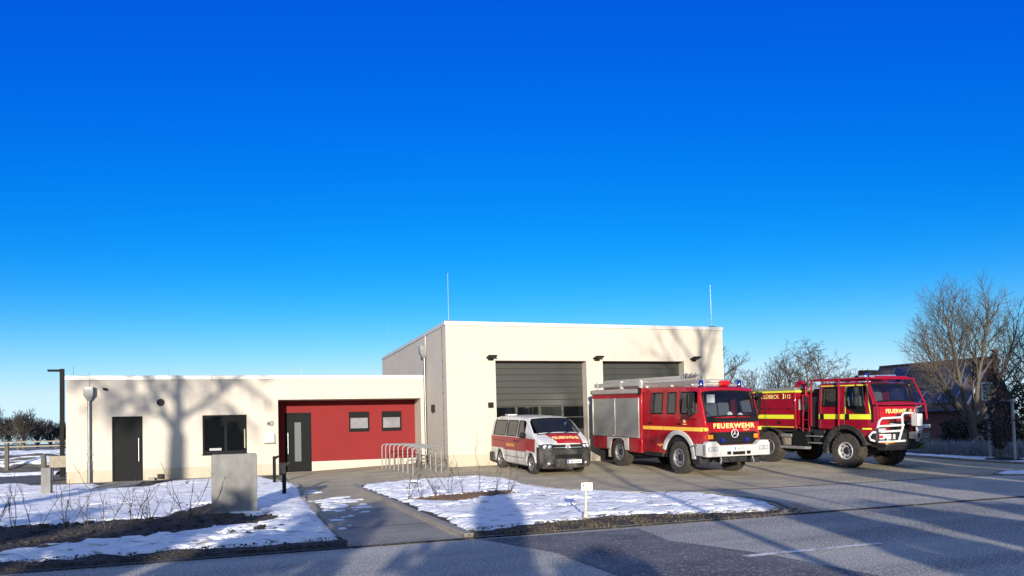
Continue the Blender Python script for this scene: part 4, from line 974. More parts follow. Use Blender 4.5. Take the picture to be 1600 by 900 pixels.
# bumper
out = [(-1.24, .62), (1.24, .62), (1.24, 1.02), (1.16, 1.10), (.86, 1.10), (.70, .97), (-.70, .97), (-.86, 1.10), (-1.16, 1.10), (-1.24, 1.02)]
b = MB(); b.prism(out, 'y', -1.52, -1.30); 
for s in (-1, 1): b.prism([(s*1.24, -1.46), (s*1.24, -.95), (s*1.19, -.95), (s*1.19, -1.46)], 'z', .64, 1.02)
bp_ = b.build('bumper', M['white_paint'], t1, bevel=.03, seg=3)
for s in (-1, 1):
    b = MB(); b.box(s*.98-.19, s*.98+.19, -1.528, -1.515, .80, .92); hl = b.build('headlight', M['dark'], t1, bevel=.006)
    for x in (.88, 1.07): q = MB(); q.box(s*x-.085, s*x+.085, -1.538, -1.529, .81, .91); q.build('lamp_lens', M['lens'], hl, bevel=.02)
    b = MB(); b.box(s*.38-.075, s*.38+.075, -1.528, -1.50, .68, .78); b.build('tow_opening', M['black'], bp_)
    b = MB(); b.tube([(s*.62, -1.40, .62), (s*.62, -1.44, .50), (s*.66, -1.44, .44), (s*.62, -1.44, .40)], .022, 8); b.build('shackle', M['galv'], t1)
b = MB(); b.box(-.24, .24, -1.528, -1.50, .67, .77); b.build('tow_opening', M['black'], bp_)
plate('HL 2913', .08, -1.53, .865, t1)
b = MB()
for x in (-.25, .1): b.tube([(x, -1.34, .60), (x+.05, -1.36, .46), (x+.35, -1.36, .46)], .025, 6)
b.box(-.5, .5, -1.3, -.9, .42, .62); b.build('tow_bar', M['dark'], t1)
# white arch flare and step
b = MB()
for s in (-1, 1):
    arch_ring(b, .03, .50, .78, .92, s*1.12, s*1.20, 18, 172); arch_ring(b, .03, .50, .765, .93, s*1.145, s*1.215, 150, 178)
b.build('wheel_arch', M['white_paint'], t1, bevel=.008)
b = MB()
for s in (-1, 1): b.box(s*1.0-.17, s*1.0+.2, -1.1, -.72, .36, .94); b.box(s*1.0-.15, s*1.0+.18, .95, 2.05, .50, .64)
b.build('step_box', M['dark'], t1, bevel=.02)
b = MB()
for s in (-1, 1): arch_ring(b, .03, .50, .755, .775, s*.62, s*1.14, 0, 180)
b.build('arch_liner', M['black'], t1)
b = MB(); b.tube([(-1.22, -1.06, .98), (-1.22, -.78, .94), (-1.22, -.70, .86)], .03, 8); b.build('step_rail', M['galv'], t1)
# body with shutters
b = MB(); b.box(-1.19, 1.19, 2.17, 5.62, 1.06, 2.84); b.box(-1.19, 1.19, 2.17, 3.02, .56, 1.06); b.box(-1.19, 1.19, 4.55, 5.62, .60, 1.06); b.build('equipment_body', M['red_paint'], t1, bevel=.025)
b = MB(); b.box(-1.10, 1.10, 2.12, 2.165, .7, 2.7); b.build('body_gap', M['black'], t1)
for s in (-1, 1):
    for y0, y1 in ((2.36, 3.90), (3.98, 5.56)):
        b = MB(); b.box(s*1.199-.006, s*1.199+.006, y0, y1, 1.10, 2.50); sh = b.build('roller_shutter', M['shutter'], t1)
        h = MB(); h.box(s*1.213-.012, s*1.213+.012, y0, y1, 1.085, 1.135); h.build('shutter_bar', M['alu'], sh, bevel=.005)
    b = MB()
    for y in (2.33, 3.94, 5.59): b.box(s*1.205-.014, s*1.205+.014, y-.03, y+.03, 1.08, 2.51)
    b.build('shutter_frame', M['alu'], t1, bevel=.004)
    b = MB(); b.box(s*1.215-.035, s*1.215+.035, 2.24, 5.60, 2.66, 2.82); b.build('awning_roll', M['alu'], t1, bevel=.02)
    b = MB(); b.box(s*1.22-.05, s*1.22+.05, 2.16, 2.25, 2.62, 2.86); b.build('awning_end', M['black'], t1, bevel=.01)
    b = MB(); b.prism([(3.04, .62), (3.04, 1.07), (4.53, 1.07), (4.53, .62), (4.30, .62), (4.22, .95), (3.98, 1.03), (3.56, 1.03), (3.34, .95), (3.26, .62)], 'x', s*1.17, s*1.197); b.build('rear_arch', M['white_paint'], t1, sm=False)
b = MB(); b.box(-1.0, 1.0, 3.0, 4.6, .98, 1.055); b.box(-.45, .45, -1.2, 5.5, .62, .92)
for y in (0.05, 3.75): b.tube([(-.9, y, .52), (.9, y, .52)], .10, 10); b.lathe([(0, -.2), (.2, -.12), (.22, 0), (.2, .12), (0, .2)], 14, Matrix.Translation((0, y, .52)), 'y')
b.box(-.95, -.55, 2.2, 2.9, .42, .60); b.box(-.9, .9, 5.3, 5.6, .5, .62); b.build('chassis', M['dark'], t1, bevel=.01)
b = MB()
for s in (-1, 1): b.box(s*.98-.17, s*.98+.17, 4.48, 4.52, .30, .62)
b.build('mudflap', M['wood'], t1)
for y in (0.03, 3.75):
    for s in (-1, 1): wheel(t1, s*(1.0 if y < 1 else .98), y, .52, .36, s, 30, 'rim', .12, .56, .05)
for s in (-1, 1): mirror(t1, s*1.36, -.86, 2.36, s, .48)
b = MB(); b.box(1.02-.14, 1.02+.14, -1.34, -1.22, 2.45, 2.62); b.build('kerb_mirror', M['black'], t1, bevel=.04)
b = MB()
for x in (-.75, .1): b.tube([(x, -1.235, 1.82), (x+.12, -1.24, 1.86), (x+.72, -1.225, 1.90)], .011, 5)
b.build('wiper', M['black'], t1)
beacon(t1, -.80, -.70, 2.80); beacon(t1, .72, -.70, 2.80)
b = MB(); b.box(-.95, .95, -.62, -.54, 2.84, 2.90)
for x in (-.9, -.5, .4, .9): b.tube([(x, -.58, 2.80), (x, -.58, 2.86)], .02, 6)
for z in (2.96, 3.05): b.tube([(-.6, -.35, z), (.6, -.35, z)], .014, 6)
for x in (-.6, -.2, .2, .6): b.tube([(x, -.35, 2.83), (x, -.35, 3.05)], .012, 6)
b.build('roof_rail', M['alu'], t1)
b = MB(); b.lathe([(0, -.18), (.075, -.17), (.088, -.1), (.088, .1), (.075, .17), (0, .18)], 16, Matrix.Translation((.12, -.72, 2.93)), 'x'); b.build('roof_siren', M['red_lens'], t1)
b = MB(); b.tube([(-.58, -.62, 2.84), (-.66, -.60, 3.30)], [.012, .006], 6); b.tube([(.92, -.60, 2.84), (.90, -.58, 3.1)], [.010, .006], 6); b.build('aerial', M['alu'], t1)
b = MB()
for y in (2.32, 3.6, 5.3):
    for s in (-1, 1): b.box(s*1.10-.05, s*1.10+.05, y-.06, y+.06, 2.84, 3.13)
b.build('rack_post', M['white_paint'], t1, bevel=.01)
b = MB()
for s in (-1, 1): b.box(s*1.13-.015, s*1.13+.015, 2.2, 5.55, 2.93, 3.08)
b.build('roof_gallery', M['alu'], t1, bevel=.006)
pose_vehicle(t1, 14.5, 21.82, 4.0)
# ladder lying on the roof
def ladder(x0, y0, y1, z, wd, m=None):
    b = MB()
    for x in (x0, x0+wd): b.box(x-.02, x+.02, y0, y1, z, z+.085)
    for y in np.arange(y0+.15, y1, .30): b.tube([(x0, y, z+.042), (x0+wd, y, z+.042)], .017, 6)
    return b
ld = thing('ladder', 'silver sliding ladder lying on the roof of the fire engine with the roller shutters', 'ladder')
ladder(-1.02, -.35, 5.2, 3.01, .46).build('ladder_section', M['alu'], ld); ladder(-.99, -.10, 5.0, 3.11, .40).build('ladder_section', M['alu'], ld)
b = MB()
for y in (-.32, -.18, -.05): b.tube([(-1.05, y, 3.02), (-1.05, y, 3.22), (-.53, y, 3.22), (-.53, y, 3.02)], .02, 6)
for x in (-.98, -.8, -.62): b.lathe([(.05, -.02), (.08, 0), (.05, .02)], 12, Matrix.Translation((x, -.2, 3.20)), 'x')
b.build('ladder_head', M['galv'], ld)
ld.matrix_world = t1.matrix_world.copy()
l2 = thing('ladder', 'narrow pale ladder on the far side of the fire engine roof beside the sliding ladder', 'ladder')
ladder(.45, .9, 4.9, 2.98, .36).build('ladder_section', M['alu'], l2); l2.matrix_world = t1.matrix_world.copy()

# ---- forest fire tender with bull bar
t2 = thing('forest_fire_truck', 'dark red off road fire truck with white bull bar, roll cage and lime stripes', 'fire truck')
def cW(y, z):
    t = max(0, min(1, (-.62-y)/.5)); w_ = 1.19*(1-.09*t**2)
    if z > 1.95: w_ -= (z-1.95)*.10
    return w_
CS = [(-1.13, 1.00), (-1.125, 1.5), (-1.11, 1.95), (-1.07, 2.14), (-1.03, 2.23), (-.94, 2.50), (-.84, 2.76), (-.78, 2.85), (-.62, 2.90), (.0, 2.92), (1.08, 2.92), (1.12, 2.86)]
czb = lambda y: ellip(y, .0, .82, .62, 1.30 if y > -.5 else 1.0)
CB = Body(CS, cW, czb, 2.08, 2.76, lambda y: .05 if y < -.8 else .08, lambda y: .04 if y < -.8 else .02, 1.42)
ys = sorted(set([a for a, _ in CS]+arch_ys(0, .82)+[-.74, -.02, .36, .92, .2]))
ys = [y for i, y in enumerate(ys) if i == 0 or y-ys[i-1] > .006]
CB.mesh(ys, [(-.74, -.02), (.36, .92)], (-1.03, -.78)).build('cab', M['red_dark'], t2)
windscreen_truck(CB, [(-1.02, -1.03), (1.02, -1.03), (.96, -.80), (-.96, -.80)], t2, .035)
cd_ = [(-.74, 2.09), (-.03, 2.09), (-.03, 2.75), (-.62, 2.75)]; cr_ = [(.37, 2.12), (.91, 2.12), (.91, 2.74), (.37, 2.74)]
for c in (cd_, cr_):
    for s in (-1, 1):
        o = side_patch(CB, c, M['glass'], 'side_window', t2, (s,), -.006); side_seal(CB, c, o, .035 if c is cr_ else .022, s)
b = MB()
for s in (-1, 1): b.prism([(-.76, 2.10), (-.04, 2.10), (-.06, 2.03), (-.40, 1.86), (-.80, 1.83)], 'x', s*(cW(-.4, 2.0)+.004), s*(cW(-.4, 2.0)-.04))
b.build('door_sill_trim', M['black'], t2, sm=False)
for c, m_ in (([(-.98, 1.66), (-.98, 1.83), (1.10, 1.83), (1.10, 1.66)], 'lime'), ([(-.98, 1.32), (-.98, 1.37), (-.66, 1.37), (-.66, 1.32)], 'lime'), ([(-.02, 2.80), (-.02, 2.83), (1.06, 2.83), (1.06, 2.80)], 'lime'), ([(-.02, 1.66), (-.02, 2.83), (.015, 2.83), (.015, 1.66)], 'lime'), ([(-.97, 1.83), (-.80, 2.80), (-.77, 2.80), (-.935, 1.83)], 'lime'), ([(-.80, 2.79), (-.80, 2.83), (0, 2.83), (0, 2.79)], 'lime')):
    side_patch(CB, c, M[m_], 'lime_stripe', t2, n=8)
b = MB()
for s in (-1, 1):
    for y in (-.06, .98): b.box(s*(cW(y, 1.74)+.008)-.012, s*(cW(y, 1.74)+.008)+.012, y-.10, y+.06, 1.65, 1.84)
b.build('door_handle', M['black'], t2, bevel=.01)
b = MB()
for s in (-1, 1):
    for y in (.05, .27, 1.02): b.tube([(s*(cW(y, z)+.001), y, z) for z in (1.36, 1.7, 2.1, 2.82)], .007, 5)
b.build('door_seam', M['ink'], t2)
b = MB(); b.prism([(-1.0, 2.10), (-.60, 2.12), (-.5, 1.6), (-1.0, 1.6)], 'x', -1.0, 1.0); b.build('dashboard', M['dark'], t2)
b = MB(); b.box(-1.05, 1.05, -.9, 1.06, 1.32, 1.55); b.build('cab_floor', M['dark'], t2)
for y, xs_ in ((-.05, (-.6, .6)), (.75, (-.6, 0, .6))):
    for x in xs_:
        b = MB(); b.box(x-.25, x+.25, y-.35, y+.1, 1.6, 1.75); b.prism([(y+.0, 1.7), (y+.12, 1.7), (y+.22, 2.6), (y+.12, 2.6)], 'x', x-.22, x+.22); b.build('seat', M['seat'], t2, bevel=.04)
# front
def cfront(x, z, off=0):
    y = float(np.interp(z, [1.0, 1.5, 1.95, 2.14, 2.23], [-1.13, -1.125, -1.11, -1.07, -1.03])); k = abs(x)/1.19; return y-.02+.04*k**2+.8*max(0, k-.80)**1.5-off
def cpatch(x0, x1, z0, z1, m, name, off, parent=t2, n=14):
    b = MB(); b.grid(lambda u, v: (x0+(x1-x0)*u, cfront(x0+(x1-x0)*u, z0+(z1-z0)*v, off), z0+(z1-z0)*v), n, 5); return b.build(name, m, parent, fix=False)
cpatch(-1.0, 1.0, 2.09, 2.20, M['black'], 'scuttle_panel', .012)
cpatch(-.92, .92, 1.62, 2.06, M['red_paint'], 'front_panel', .012)
gr2 = cpatch(-.62, .62, 1.20, 1.58, M['black'], 'grille', .014)
lettering('FEUERWEHR', .135, M['gold'], frame((.02, cfront(.3, 1.88, .022), 1.93), (1, 0, 0), (0, -1, .04)), t2, width=1.36, bold=.02)
for s in (-1, 1): cpatch(s*.52, s*.98, 1.28, 1.60, M['red_paint'], 'front_corner_panel', .018)
# roll cage
b = MB(); zc = 3.03; rr = .036
A0 = [(-1.27, -1.12), (1.27, -1.12)]
for s in (-1, 1):
    b.tube([(s*1.27, -1.30, 1.62), (s*1.26, -1.25, 2.16), (s*1.20, -.86, zc), (s*1.20, 1.40, zc+.01), (s*1.24, 1.40, 1.40)], rr, 8)
    b.tube([(s*1.21, .22, zc), (s*1.235, .22, 2.2), (s*1.26, .22, 1.42)], rr, 8)
for y, z in ((-1.25, 2.16), (-.86, zc), (.22, zc), (1.40, zc)): b.tube([(-1.24, y, z), (1.24, y, z)], rr, 8)
b.tube([(-.7, -.86, zc+.05), (.9, -.86, zc+.05)], rr, 8); b.tube([(0, -.86, zc), (0, 1.4, zc)], .025, 8)
b.build('roll_cage', M['red_dark'], t2)
# side ladder by the cage
b = MB()
for y in (1.50, 1.78): b.tube([(-1.22, y, 1.20), (-1.20, y, 2.55)], .026, 8)
for z in (1.30, 1.62, 1.95, 2.26): b.tube([(-1.21, 1.50, z), (-1.21, 1.78, z)], .018, 8)
b.build('side_ladder', M['red_dark'], t2)
b = MB(); b.box(-1.05, 1.05, 1.25, 1.75, 1.35, 2.45); b.box(-.5, .6, 1.3, 1.9, 2.45, 2.75); b.build('pump_bay', M['dark'], t2, bevel=.02)
b = MB(); b.box(-1.14, -.80, 1.88, 2.10, 1.42, 2.52); b.build('red_column', M['red_paint'], t2, bevel=.015)
b = MB(); b.box(-1.150, -1.141, 1.92, 2.02, 1.98, 2.36); b.build('white_panel', M['white_paint'], t2)
b = MB(); b.box(-1.18, -1.05, 1.62, 1.86, 2.0, 2.46); b.tube([(-1.2, 1.8, 1.5), (-1.2, 1.76, 2.0), (-1.2, 1.82, 2.4)], .03, 8); b.build('hose_fitting', M['dark'], t2, bevel=.02)
b = MB(); b.tube([(-.85, 1.98, 2.4), (-.85, 1.98, 2.78)]+[(-.85, 2.19+.21*math.cos(a)*-1, 2.78+.21*math.sin(a)) for a in np.linspace(0, PI, 9)]+[(-.85, 2.40, 2.66)], .085, 12); b.build('air_intake', M['red_dark'], t2)
# tank body
b = MB(); b.prism([(2.15, 1.30), (2.15, 2.62), (5.4, 2.62), (5.4, 1.30)], 'x', -1.19, 1.19); tb = b.build('tank_body', M['red_dark'], t2, bevel=.02)
b = MB(); b.prism([(2.12, 2.625), (2.12, 2.69), (5.4, 2.69), (5.4, 2.625)], 'x', -1.2, 1.2); b.build('lime_edge', M['lime'], t2)
b = MB(); b.box(-1.14, 1.14, 2.2, 5.35, 2.69, 2.80); b.build('tank_roof', M['galv'], t2, bevel=.02)
for s in (-1, 1):
    b = MB(); b.box(s*1.193-.003, s*1.193+.003, 2.22, 5.38, 1.65, 1.80); b.box(s*1.193-.003, s*1.193+.003, 2.22, 5.38, 1.335, 1.365); b.build('lime_stripe', M['lime'], t2)
    b = MB()
    for y in (2.2, 3.55, 3.62, 5.0): b.box(s*1.193-.004, s*1.193+.004, y-.008, y+.008, 1.33, 2.36)
    b.box(s*1.193-.004, s*1.193+.004, 2.2, 5.38, 2.03, 2.042); b.box(s*1.193-.004, s*1.193+.004, 2.2, 5.38, 2.36, 2.37); b.build('locker_seam', M['ink'], tb)
    b = MB()
    for y in (2.42, 3.35, 3.75): b.box(s*1.2-.012, s*1.2+.012, y-.035, y+.035, 2.0, 2.05)
    b.box(s*1.2-.012, s*1.2+.012, 2.85, 2.95, 1.46, 1.56); b.build('locker_catch', M['black'], tb)
LM = frame((-1.197, 3.55, 2.47), (0, -1, 0), (-1, 0, 0))
lettering('FEUERWEHR LÜBECK', .15, M['gold'], frame((-1.197, 3.90, 2.485), (0, -1, 0), (-1, 0, 0)), t2, width=2.02, bold=.012)
lettering('112', .15, M['gold'], frame((-1.197, 2.48, 2.485), (0, -1, 0), (-1, 0, 0)), t2, width=.26, bold=.012)
b = MB(); b.tube([(-1.20, 2.735+.05*math.cos(a), 2.485+.085*math.sin(a)) for a in np.linspace(R(100), R(260), 9)], .012, 5); b.tube([(-1.20, 2.715, 2.565), (-1.20, 2.685, 2.56)], .018, 5); b.tube([(-1.20, 2.715, 2.405), (-1.20, 2.685, 2.41)], .018, 5); b.build('phone_symbol', M['gold'], t2)
# chassis, lockers, steps
b = MB(); b.box(-.45, .45, -1.3, 5.3, .80, 1.10); b.box(-1.0, 1.0, -.9, 1.1, 1.0, 1.30); b.box(-1.05, 1.05, 1.2, 5.3, 1.16, 1.30)
for y in (0, 3.45): b.tube([(-.9, y, .58), (.9, y, .58)], .12, 10); b.lathe([(0, -.24), (.24, -.14), (.26, 0), (.24, .14), (0, .24)], 14, Matrix.Translation((0, y, .58)), 'y')
b.box(-1.08, -.5, .95, 1.45, .75, 1.28); b.box(-.9, .9, -1.3, -.75, .72, 1.05)
b.build('chassis', M['dark'], t2, bevel=.015)
b = MB(); b.box(-1.17, -.6, 1.62, 2.34, .66, 1.20); b.build('battery_box', M['anthracite'], t2, bevel=.03)
b = MB(); b.box(-1.19, -.9, 2.34, 2.95, .98, 1.10); b.box(-1.19, -.9, 1.70, 3.0, .56, .66); b.box(-1.19, -.9, .95, 1.62, .78, .82); b.box(-1.2, -.95, 1.0, 1.7, 1.02, 1.06); b.build('step', M['galv'], t2, bevel=.01)
b = MB(); b.box(-1.12, -.8, 2.42, 2.9, .68, .97); b.build('valve_box', M['wood'], t2, bevel=.03)
b = MB()
for s in (-1, 1):
    arch_ring(b, 0, .58, .74, .90, s*.80, s*1.25, 8, 165); b.box(s*1.02-.2, s*1.02+.22, .72, .92, .45, .72)
    arch_ring(b, 3.45, .58, .70, .78, s*.75, s*1.20, 5, 175)
b.build('mudguard', M['grey_plastic'], t2, bevel=.015)
for y in (0, 3.45):
    for s in (-1, 1): wheel(t2, s*1.02, y, .58, .42, s, 26, 'rim_white' if y == 0 else 'rim', .13, .50, .04)
# bumper, bull bar, winch
b = MB(); b.box(-.72, .72, -1.42, -1.10, .84, 1.20); b.box(-1.16, 1.16, -1.18, -.92, .88, 1.20); b.prism([(-1.42, .84), (-1.0, .84), (-.95, .62), (-1.25, .62)], 'x', -.9, .9); b.build('bumper', M['dark'], t2, bevel=.04)
def by(x): return -1.66+.66*(abs(x)/1.25)**1.5
b = MB(); rr = .040
for s in (-1, 1):
    # lower loop and upper loop of each wing, plus centre hoop
    b.tube([(s*.30, by(.3), .95), (s*.65, by(.65), .93), (s*1.05, by(1.05), .92), (s*1.24, by(1.24), .98), (s*1.28, by(1.28), 1.10), (s*1.20, by(1.2), 1.23), (s*.8, by(.8), 1.26), (s*.42, by(.42), 1.28)], rr, 10)
    b.tube([(s*1.10, by(1.1), 1.24), (s*.98, by(.98)+.06, 1.60), (s*.90, by(.9)+.08, 1.69), (s*.30, by(.3)+.08, 1.72)], rr, 10)
    b.tube([(s*1.04, by(1.04)+.03, 1.43), (s*.6, by(.6)+.03, 1.45), (s*.30, by(.3)+.03, 1.47)], rr, 10)
    b.tube([(s*.50, by(.5), .95), (s*.36, by(.36)+.02, 1.38), (s*.30, by(.3)+.10, 1.78), (s*.22, by(.2)+.12, 1.86), (s*.0, by(0)+.12, 1.86)], rr, 10)
    b.tube([(s*.8, -1.0, 1.05), (s*.8, by(.8), .95)], rr*.8, 8); b.tube([(s*.45, -1.1, 1.5), (s*.42, by(.42), 1.46)], rr*.8, 8)
    b.lathe([(.035, -.02), (.07, 0), (.035, .02), (.035, -.02)], 14, Matrix.Translation((s*.80, by(.8)+.02, .84)), 'y')
b.build('bull_bar', M['white_paint'], t2)
PA = Matrix.Translation((-.84, by(.84)+.03, 1.085)) @ Matrix.Rotation(R(-32), 4, 'Z')
b = MB(); b.box(-.30, .30, -.03, .03, -.085, .085, PA); fs_ = b.build('bumper_panel', M['plate'], t2, bevel=.02)
b = MB(); b.box(-.26, -.09, -.036, -.031, -.055, .055, PA); b.box(.02, .20, -.036, -.031, .03, .055, PA); b.build('panel_mark', M['red_lens'], fs_)
b = MB(); b.box(.0, .22, -.036, -.031, -.045, -.02, PA); b.build('panel_mark', M['ink'], fs_)
for s in (-1, 1):
    b = MB(); b.box(s*.96-.20, s*.96+.20, -1.22, -1.17, 1.22, 1.38); hl = b.build('headlight', M['dark'], t2, bevel=.02)
    q = MB(); q.box(s*.96-.17, s*.96+.17, -1.232, -1.221, 1.24, 1.36); q.build('lamp_lens', M['lens'], hl, bevel=.02)
b = MB(); b.box(.00, .26, -1.78, -1.50, 1.00, 1.24); wn = b.build('winch_box', M['galv'], t2, bevel=.02)
q = MB(); q.lathe([(0, -.005), (.06, -.005), (.075, .0)], 16, Matrix.Translation((.13, -1.782, 1.12)), 'y'); q.build('winch_opening', M['ink'], wn)
b = MB(); b.box(.12, .38, -1.76, -1.50, 1.42, 1.84); b.build('monitor_housing', M['white_paint'], t2, bevel=.03)
b = MB(); b.tube([(.25, -1.62, 1.84), (.25, -1.62, 2.04)], .055, 10); b.tube([(.25, -1.62, 2.02), (.10, -1.78, 2.07), (.0, -1.95, 2.09)], [.05, .04, .03], 10); b.lathe([(.03, -.06), (.07, -.04), (.07, .04), (.03, .06)], 12, Matrix.Translation((.25, -1.62, 2.04)), 'x'); b.tube([(.25, -1.58, 2.04), (.40, -1.54, 2.10), (.42, -1.52, 1.96)], .025, 8); b.lathe([(.02, -.05), (.08, -.03), (.08, .03), (.02, .05)], 12, Matrix.Translation((.25, -1.62, 1.93))); b.build('water_monitor', M['chrome'], t2)
b = MB()
for x in (.78, .98, 1.16):
    b.tube([(x, -1.15, .95), (x, -1.42, .95), (x, -1.45, 1.22)], .03, 8)
for z in (.95, 1.12): b.tube([(.72, -1.43, z), (1.24, -1.40, z)], .025, 8)
for x in (.75, .95): b.lathe([(.04, -.06), (.08, -.05), (.08, .05), (.04, .06)], 12, Matrix.Translation((x, -1.50, 1.0)), 'y')
b.build('front_outlet', M['galv'], t2)
plate('HL 1135', .95, -1.46, 1.40, t2)
b = MB(); b.lathe([(.0, -.12), (.08, -.1), (.09, .05), (.04, .12)], 12, Matrix.Translation((.95, -1.35, .74)) @ Matrix.Rotation(.6, 4, 'X')); b.build('green_coupling', mat('green_paint', (.03, .16, .04), .5), t2)
b = MB(); b.tube([(-1.0, by(1.)-.03, .90), (-.8, by(.8)-.04, .88), (-.6, by(.6)-.03, .92)], .018, 6); b.build('orange_strap', M['orange'], t2)
for s in (-1, 1):
    b = MB(); b.box(s*1.33-.09, s*1.33+.09, -.62, -.48, 2.46, 2.74); b.box(s*1.33-.09, s*1.33+.09, -.62, -.48, 2.10, 2.42); mm = b.build('wing_mirror', M['grey_plastic'], t2, bevel=.05, seg=3)
    q = MB(); q.tube([(s*1.10, -.46, 2.72), (s*1.30, -.50, 2.80), (s*1.33, -.50, 2.70)], .03, 8); q.tube([(s*1.10, -.5, 2.0), (s*1.30, -.52, 2.08)], .025, 8); q.build('mirror_arm', M['black'], mm)
beacon(t2, -.78, -.55, 2.98, .09, .24); beacon(t2, .85, -.55, 2.98, .06, .14)
b = MB(); b.box(-.32, .12, -.3, .15, 3.08, 3.34); b.box(-.45, .25, -.35, .2, 3.06, 3.16); b.build('roof_hatch', M['black'], t2, bevel=.02)
b = MB(); b.box(-.95, .6, -.62, -.35, 3.07, 3.14); b.tube([(-.6, -.5, 3.1), (.75, -.5, 3.14)], .05, 8); b.tube([(-.5, -.7, 3.12), (.5, -.72, 3.10)], .03, 8); b.build('roof_pack', M['alu'], t2, bevel=.02)
b = MB(); b.tube([(-1.0, -.3, 3.0), (-1.04, -.3, 3.34)], [.008, .004], 5); b.build('aerial', M['black'], t2)
pose_vehicle(t2, 20.55, 21.1, 8.5, .034)

# ------------------------------------------------------------------ things in front of the station
ORD = ['first', 'second', 'third', 'fourth', 'fifth', 'sixth', 'seventh', 'eighth', 'ninth', 'tenth']
sb = thing('concrete_block', 'tall upright grey concrete block standing in the snow left of the paved path', 'concrete block', (-.215, 17.36, -.08))
b = MB(); b.prism([(-.455, -.1), (.455, -.1), (.455, 1.27), (.43, 1.295), (-.43, 1.295), (-.455, 1.27)], 'y', -.17, .20); b.build('slab', M['concrete'], sb, bevel=.012)
b = MB(); b.prism([(-.55, -.08), (-.457, -.08), (-.457, .30)], 'y', -.15, .18); b.build('footing', M['concrete'], sb, bevel=.01)
# bicycle stands
for k in range(8):
    y = 25.76+k*.763; x0, x1 = 5.40-.02*k, 6.40-.012*k; z = float(G(5.9, y)); h = .93; rc = .12
    b = MB(); pts = [(x0, 0, -.05), (x0, 0, h-rc)]+[(x0+rc-rc*math.cos(a), 0, h-rc+rc*math.sin(a)) for a in np.linspace(0, PI/2, 6)][1:]+[(x1-rc+rc*math.sin(a), 0, h-rc+rc*math.cos(a)) for a in np.linspace(0, PI/2, 6)]+[(x1, 0, -.05)]
    b.tube(pts, .024, 10); o = b.build('bicycle_stand', M['galv'])
    o.location = (0, y, z)
    lab = ['steel bicycle hoop nearest to the snow bed, front of the row by the red recess', 'second steel bicycle hoop behind the front one of the row', 'third steel bicycle hoop from the front of the row', 'fourth steel bicycle hoop from the front of the row', 'fifth steel bicycle hoop from the front of the row', 'sixth steel bicycle hoop from the front of the row', 'second to last steel bicycle hoop before the red wall', 'rearmost steel bicycle hoop, closest to the red wall'][k]
    tag(o, lab, 'bicycle stand', 'bicycle hoops in a row beside the vehicle hall')
def path_light(x, y, m, lab):
    t = thing('path_light', lab, 'path light', (x, y, float(G(x, y))), (0, 0, 0), 'angular bollard lights along the entrance path')
    b = MB(); b.box(-.05, .05, -.04, .04, -.05, .92); b.build('post', m, t, bevel=.006)
    h = MB(); h.prism([(.052, .82), (.052, .92), (.17, .955), (.17, .90)], 'y', -.04, .04); h.build('light_head', m, t, bevel=.005)
path_light(.90, 26.15, M['anthracite'], 'pale grey bollard light beyond the dark one, nearer to the letterbox')
path_light(.98, 21.33, M['black'], 'dark bollard light in the snow at the edge of the path, nearer to the road')
# marker sign
ms = thing('marker_sign', 'cream marker post with two small white plates in the snow bed by the road', 'marker sign', (5.72, 12.5, -.03), (0, R(2.5), 0))
b = MB(); b.tube([(0, 0, -.1), (0, 0, .63)], .021, 12); b.lathe([(.03, -.02), (.045, .0), (.04, .05), (.022, .07)], 12); b.build('post', M['signpost'], ms)
for s, x, rz, txt in ((-1, -.062, 24, 'b'), (1, .055, -30, 'F')):
    b = MB(); b.box(-.055, .055, -.004, .004, -.07, .07); p = b.build('sign_plate', M['sign'], ms, bevel=.004)
    p.location = (x, -.026, .55); p.rotation_euler = (0, 0, R(rz))
    lettering(txt, .055, M['ink'], frame((0, -.005, .02), (1, 0, 0), (0, -1, 0)), p, bold=.02)
    q = MB(); q.box(-.03, .03, -.0065, -.0045, -.045, -.035); q.build('plate_mark', M['red_lens'] if s > 0 else M['ink'], p)
# left edge: post, board, lamp
t = thing('stone_post', 'square pale grey post standing at the kerb in front of the station corner', 'post', (-5.50, 25.75, -.01))
b = MB(); b.box(-.125, .125, -.12, .12, -.05, .84); b.build('shaft', M['concrete'], t, bevel=.012); b = MB(); b.box(-.15, .15, -.14, .14, -.05, .03); b.build('base', M['dark'], t)
t = thing('bollard', 'dark round topped bollard behind the pale square post', 'bollard', (-7.62, 35.2, .04)); b = MB(); b.lathe([(.10, -.05), (.10, .85), (.09, .98), (.05, 1.06), (0, 1.08)], 16); b.build('shaft', M['wood_dark'], t)
t = thing('timber_barrier', 'weathered grey timber barrier board on two legs beside the station corner', 'barrier', (-6.95, 35.0, .04))
b = MB(); b.box(-.42, .80, -.05, .0, .52, .98); b.build('board', M['wood'], t, bevel=.01)
for x in (-.36, .28): b = MB(); b.box(x-.06, x+.06, .002, .12, -.1, 1.0); b.build('leg', M['wood_dark'], t, bevel=.01)
t = thing('street_lamp', 'slim dark street lamp with a flat arm behind the left corner of the station', 'street lamp', (-7.62, 38.5, .04))
b = MB(); b.box(-.085, .085, -.08, .08, -.1, 4.78); b.build('pole', M['anthracite'], t, bevel=.01)
b = MB(); b.box(-.56, -.087, -.10, .10, 4.66, 4.75); b.build('lamp_head', M['anthracite'], t, bevel=.02)
t = thing('wooden_post', 'short old wooden post on the grass bank at the left edge', 'post', (-11.75, 46.5, .45)); b = MB(); b.box(-.09, .09, -.09, .09, -.6, 1.0); b.build('shaft', M['wood_dark'], t, bevel=.02)
fe = thing('paddock_fence', 'long wooden rail fence in front of the distant trees at the left', 'fence', (0, 0, 0))
b = MB()
for z in (1.28, 1.62): b.box(-62, -9, 66, 66.06, z, z+.09)
b.build('rail', M['wood'], fe, sm=False)
b = MB()
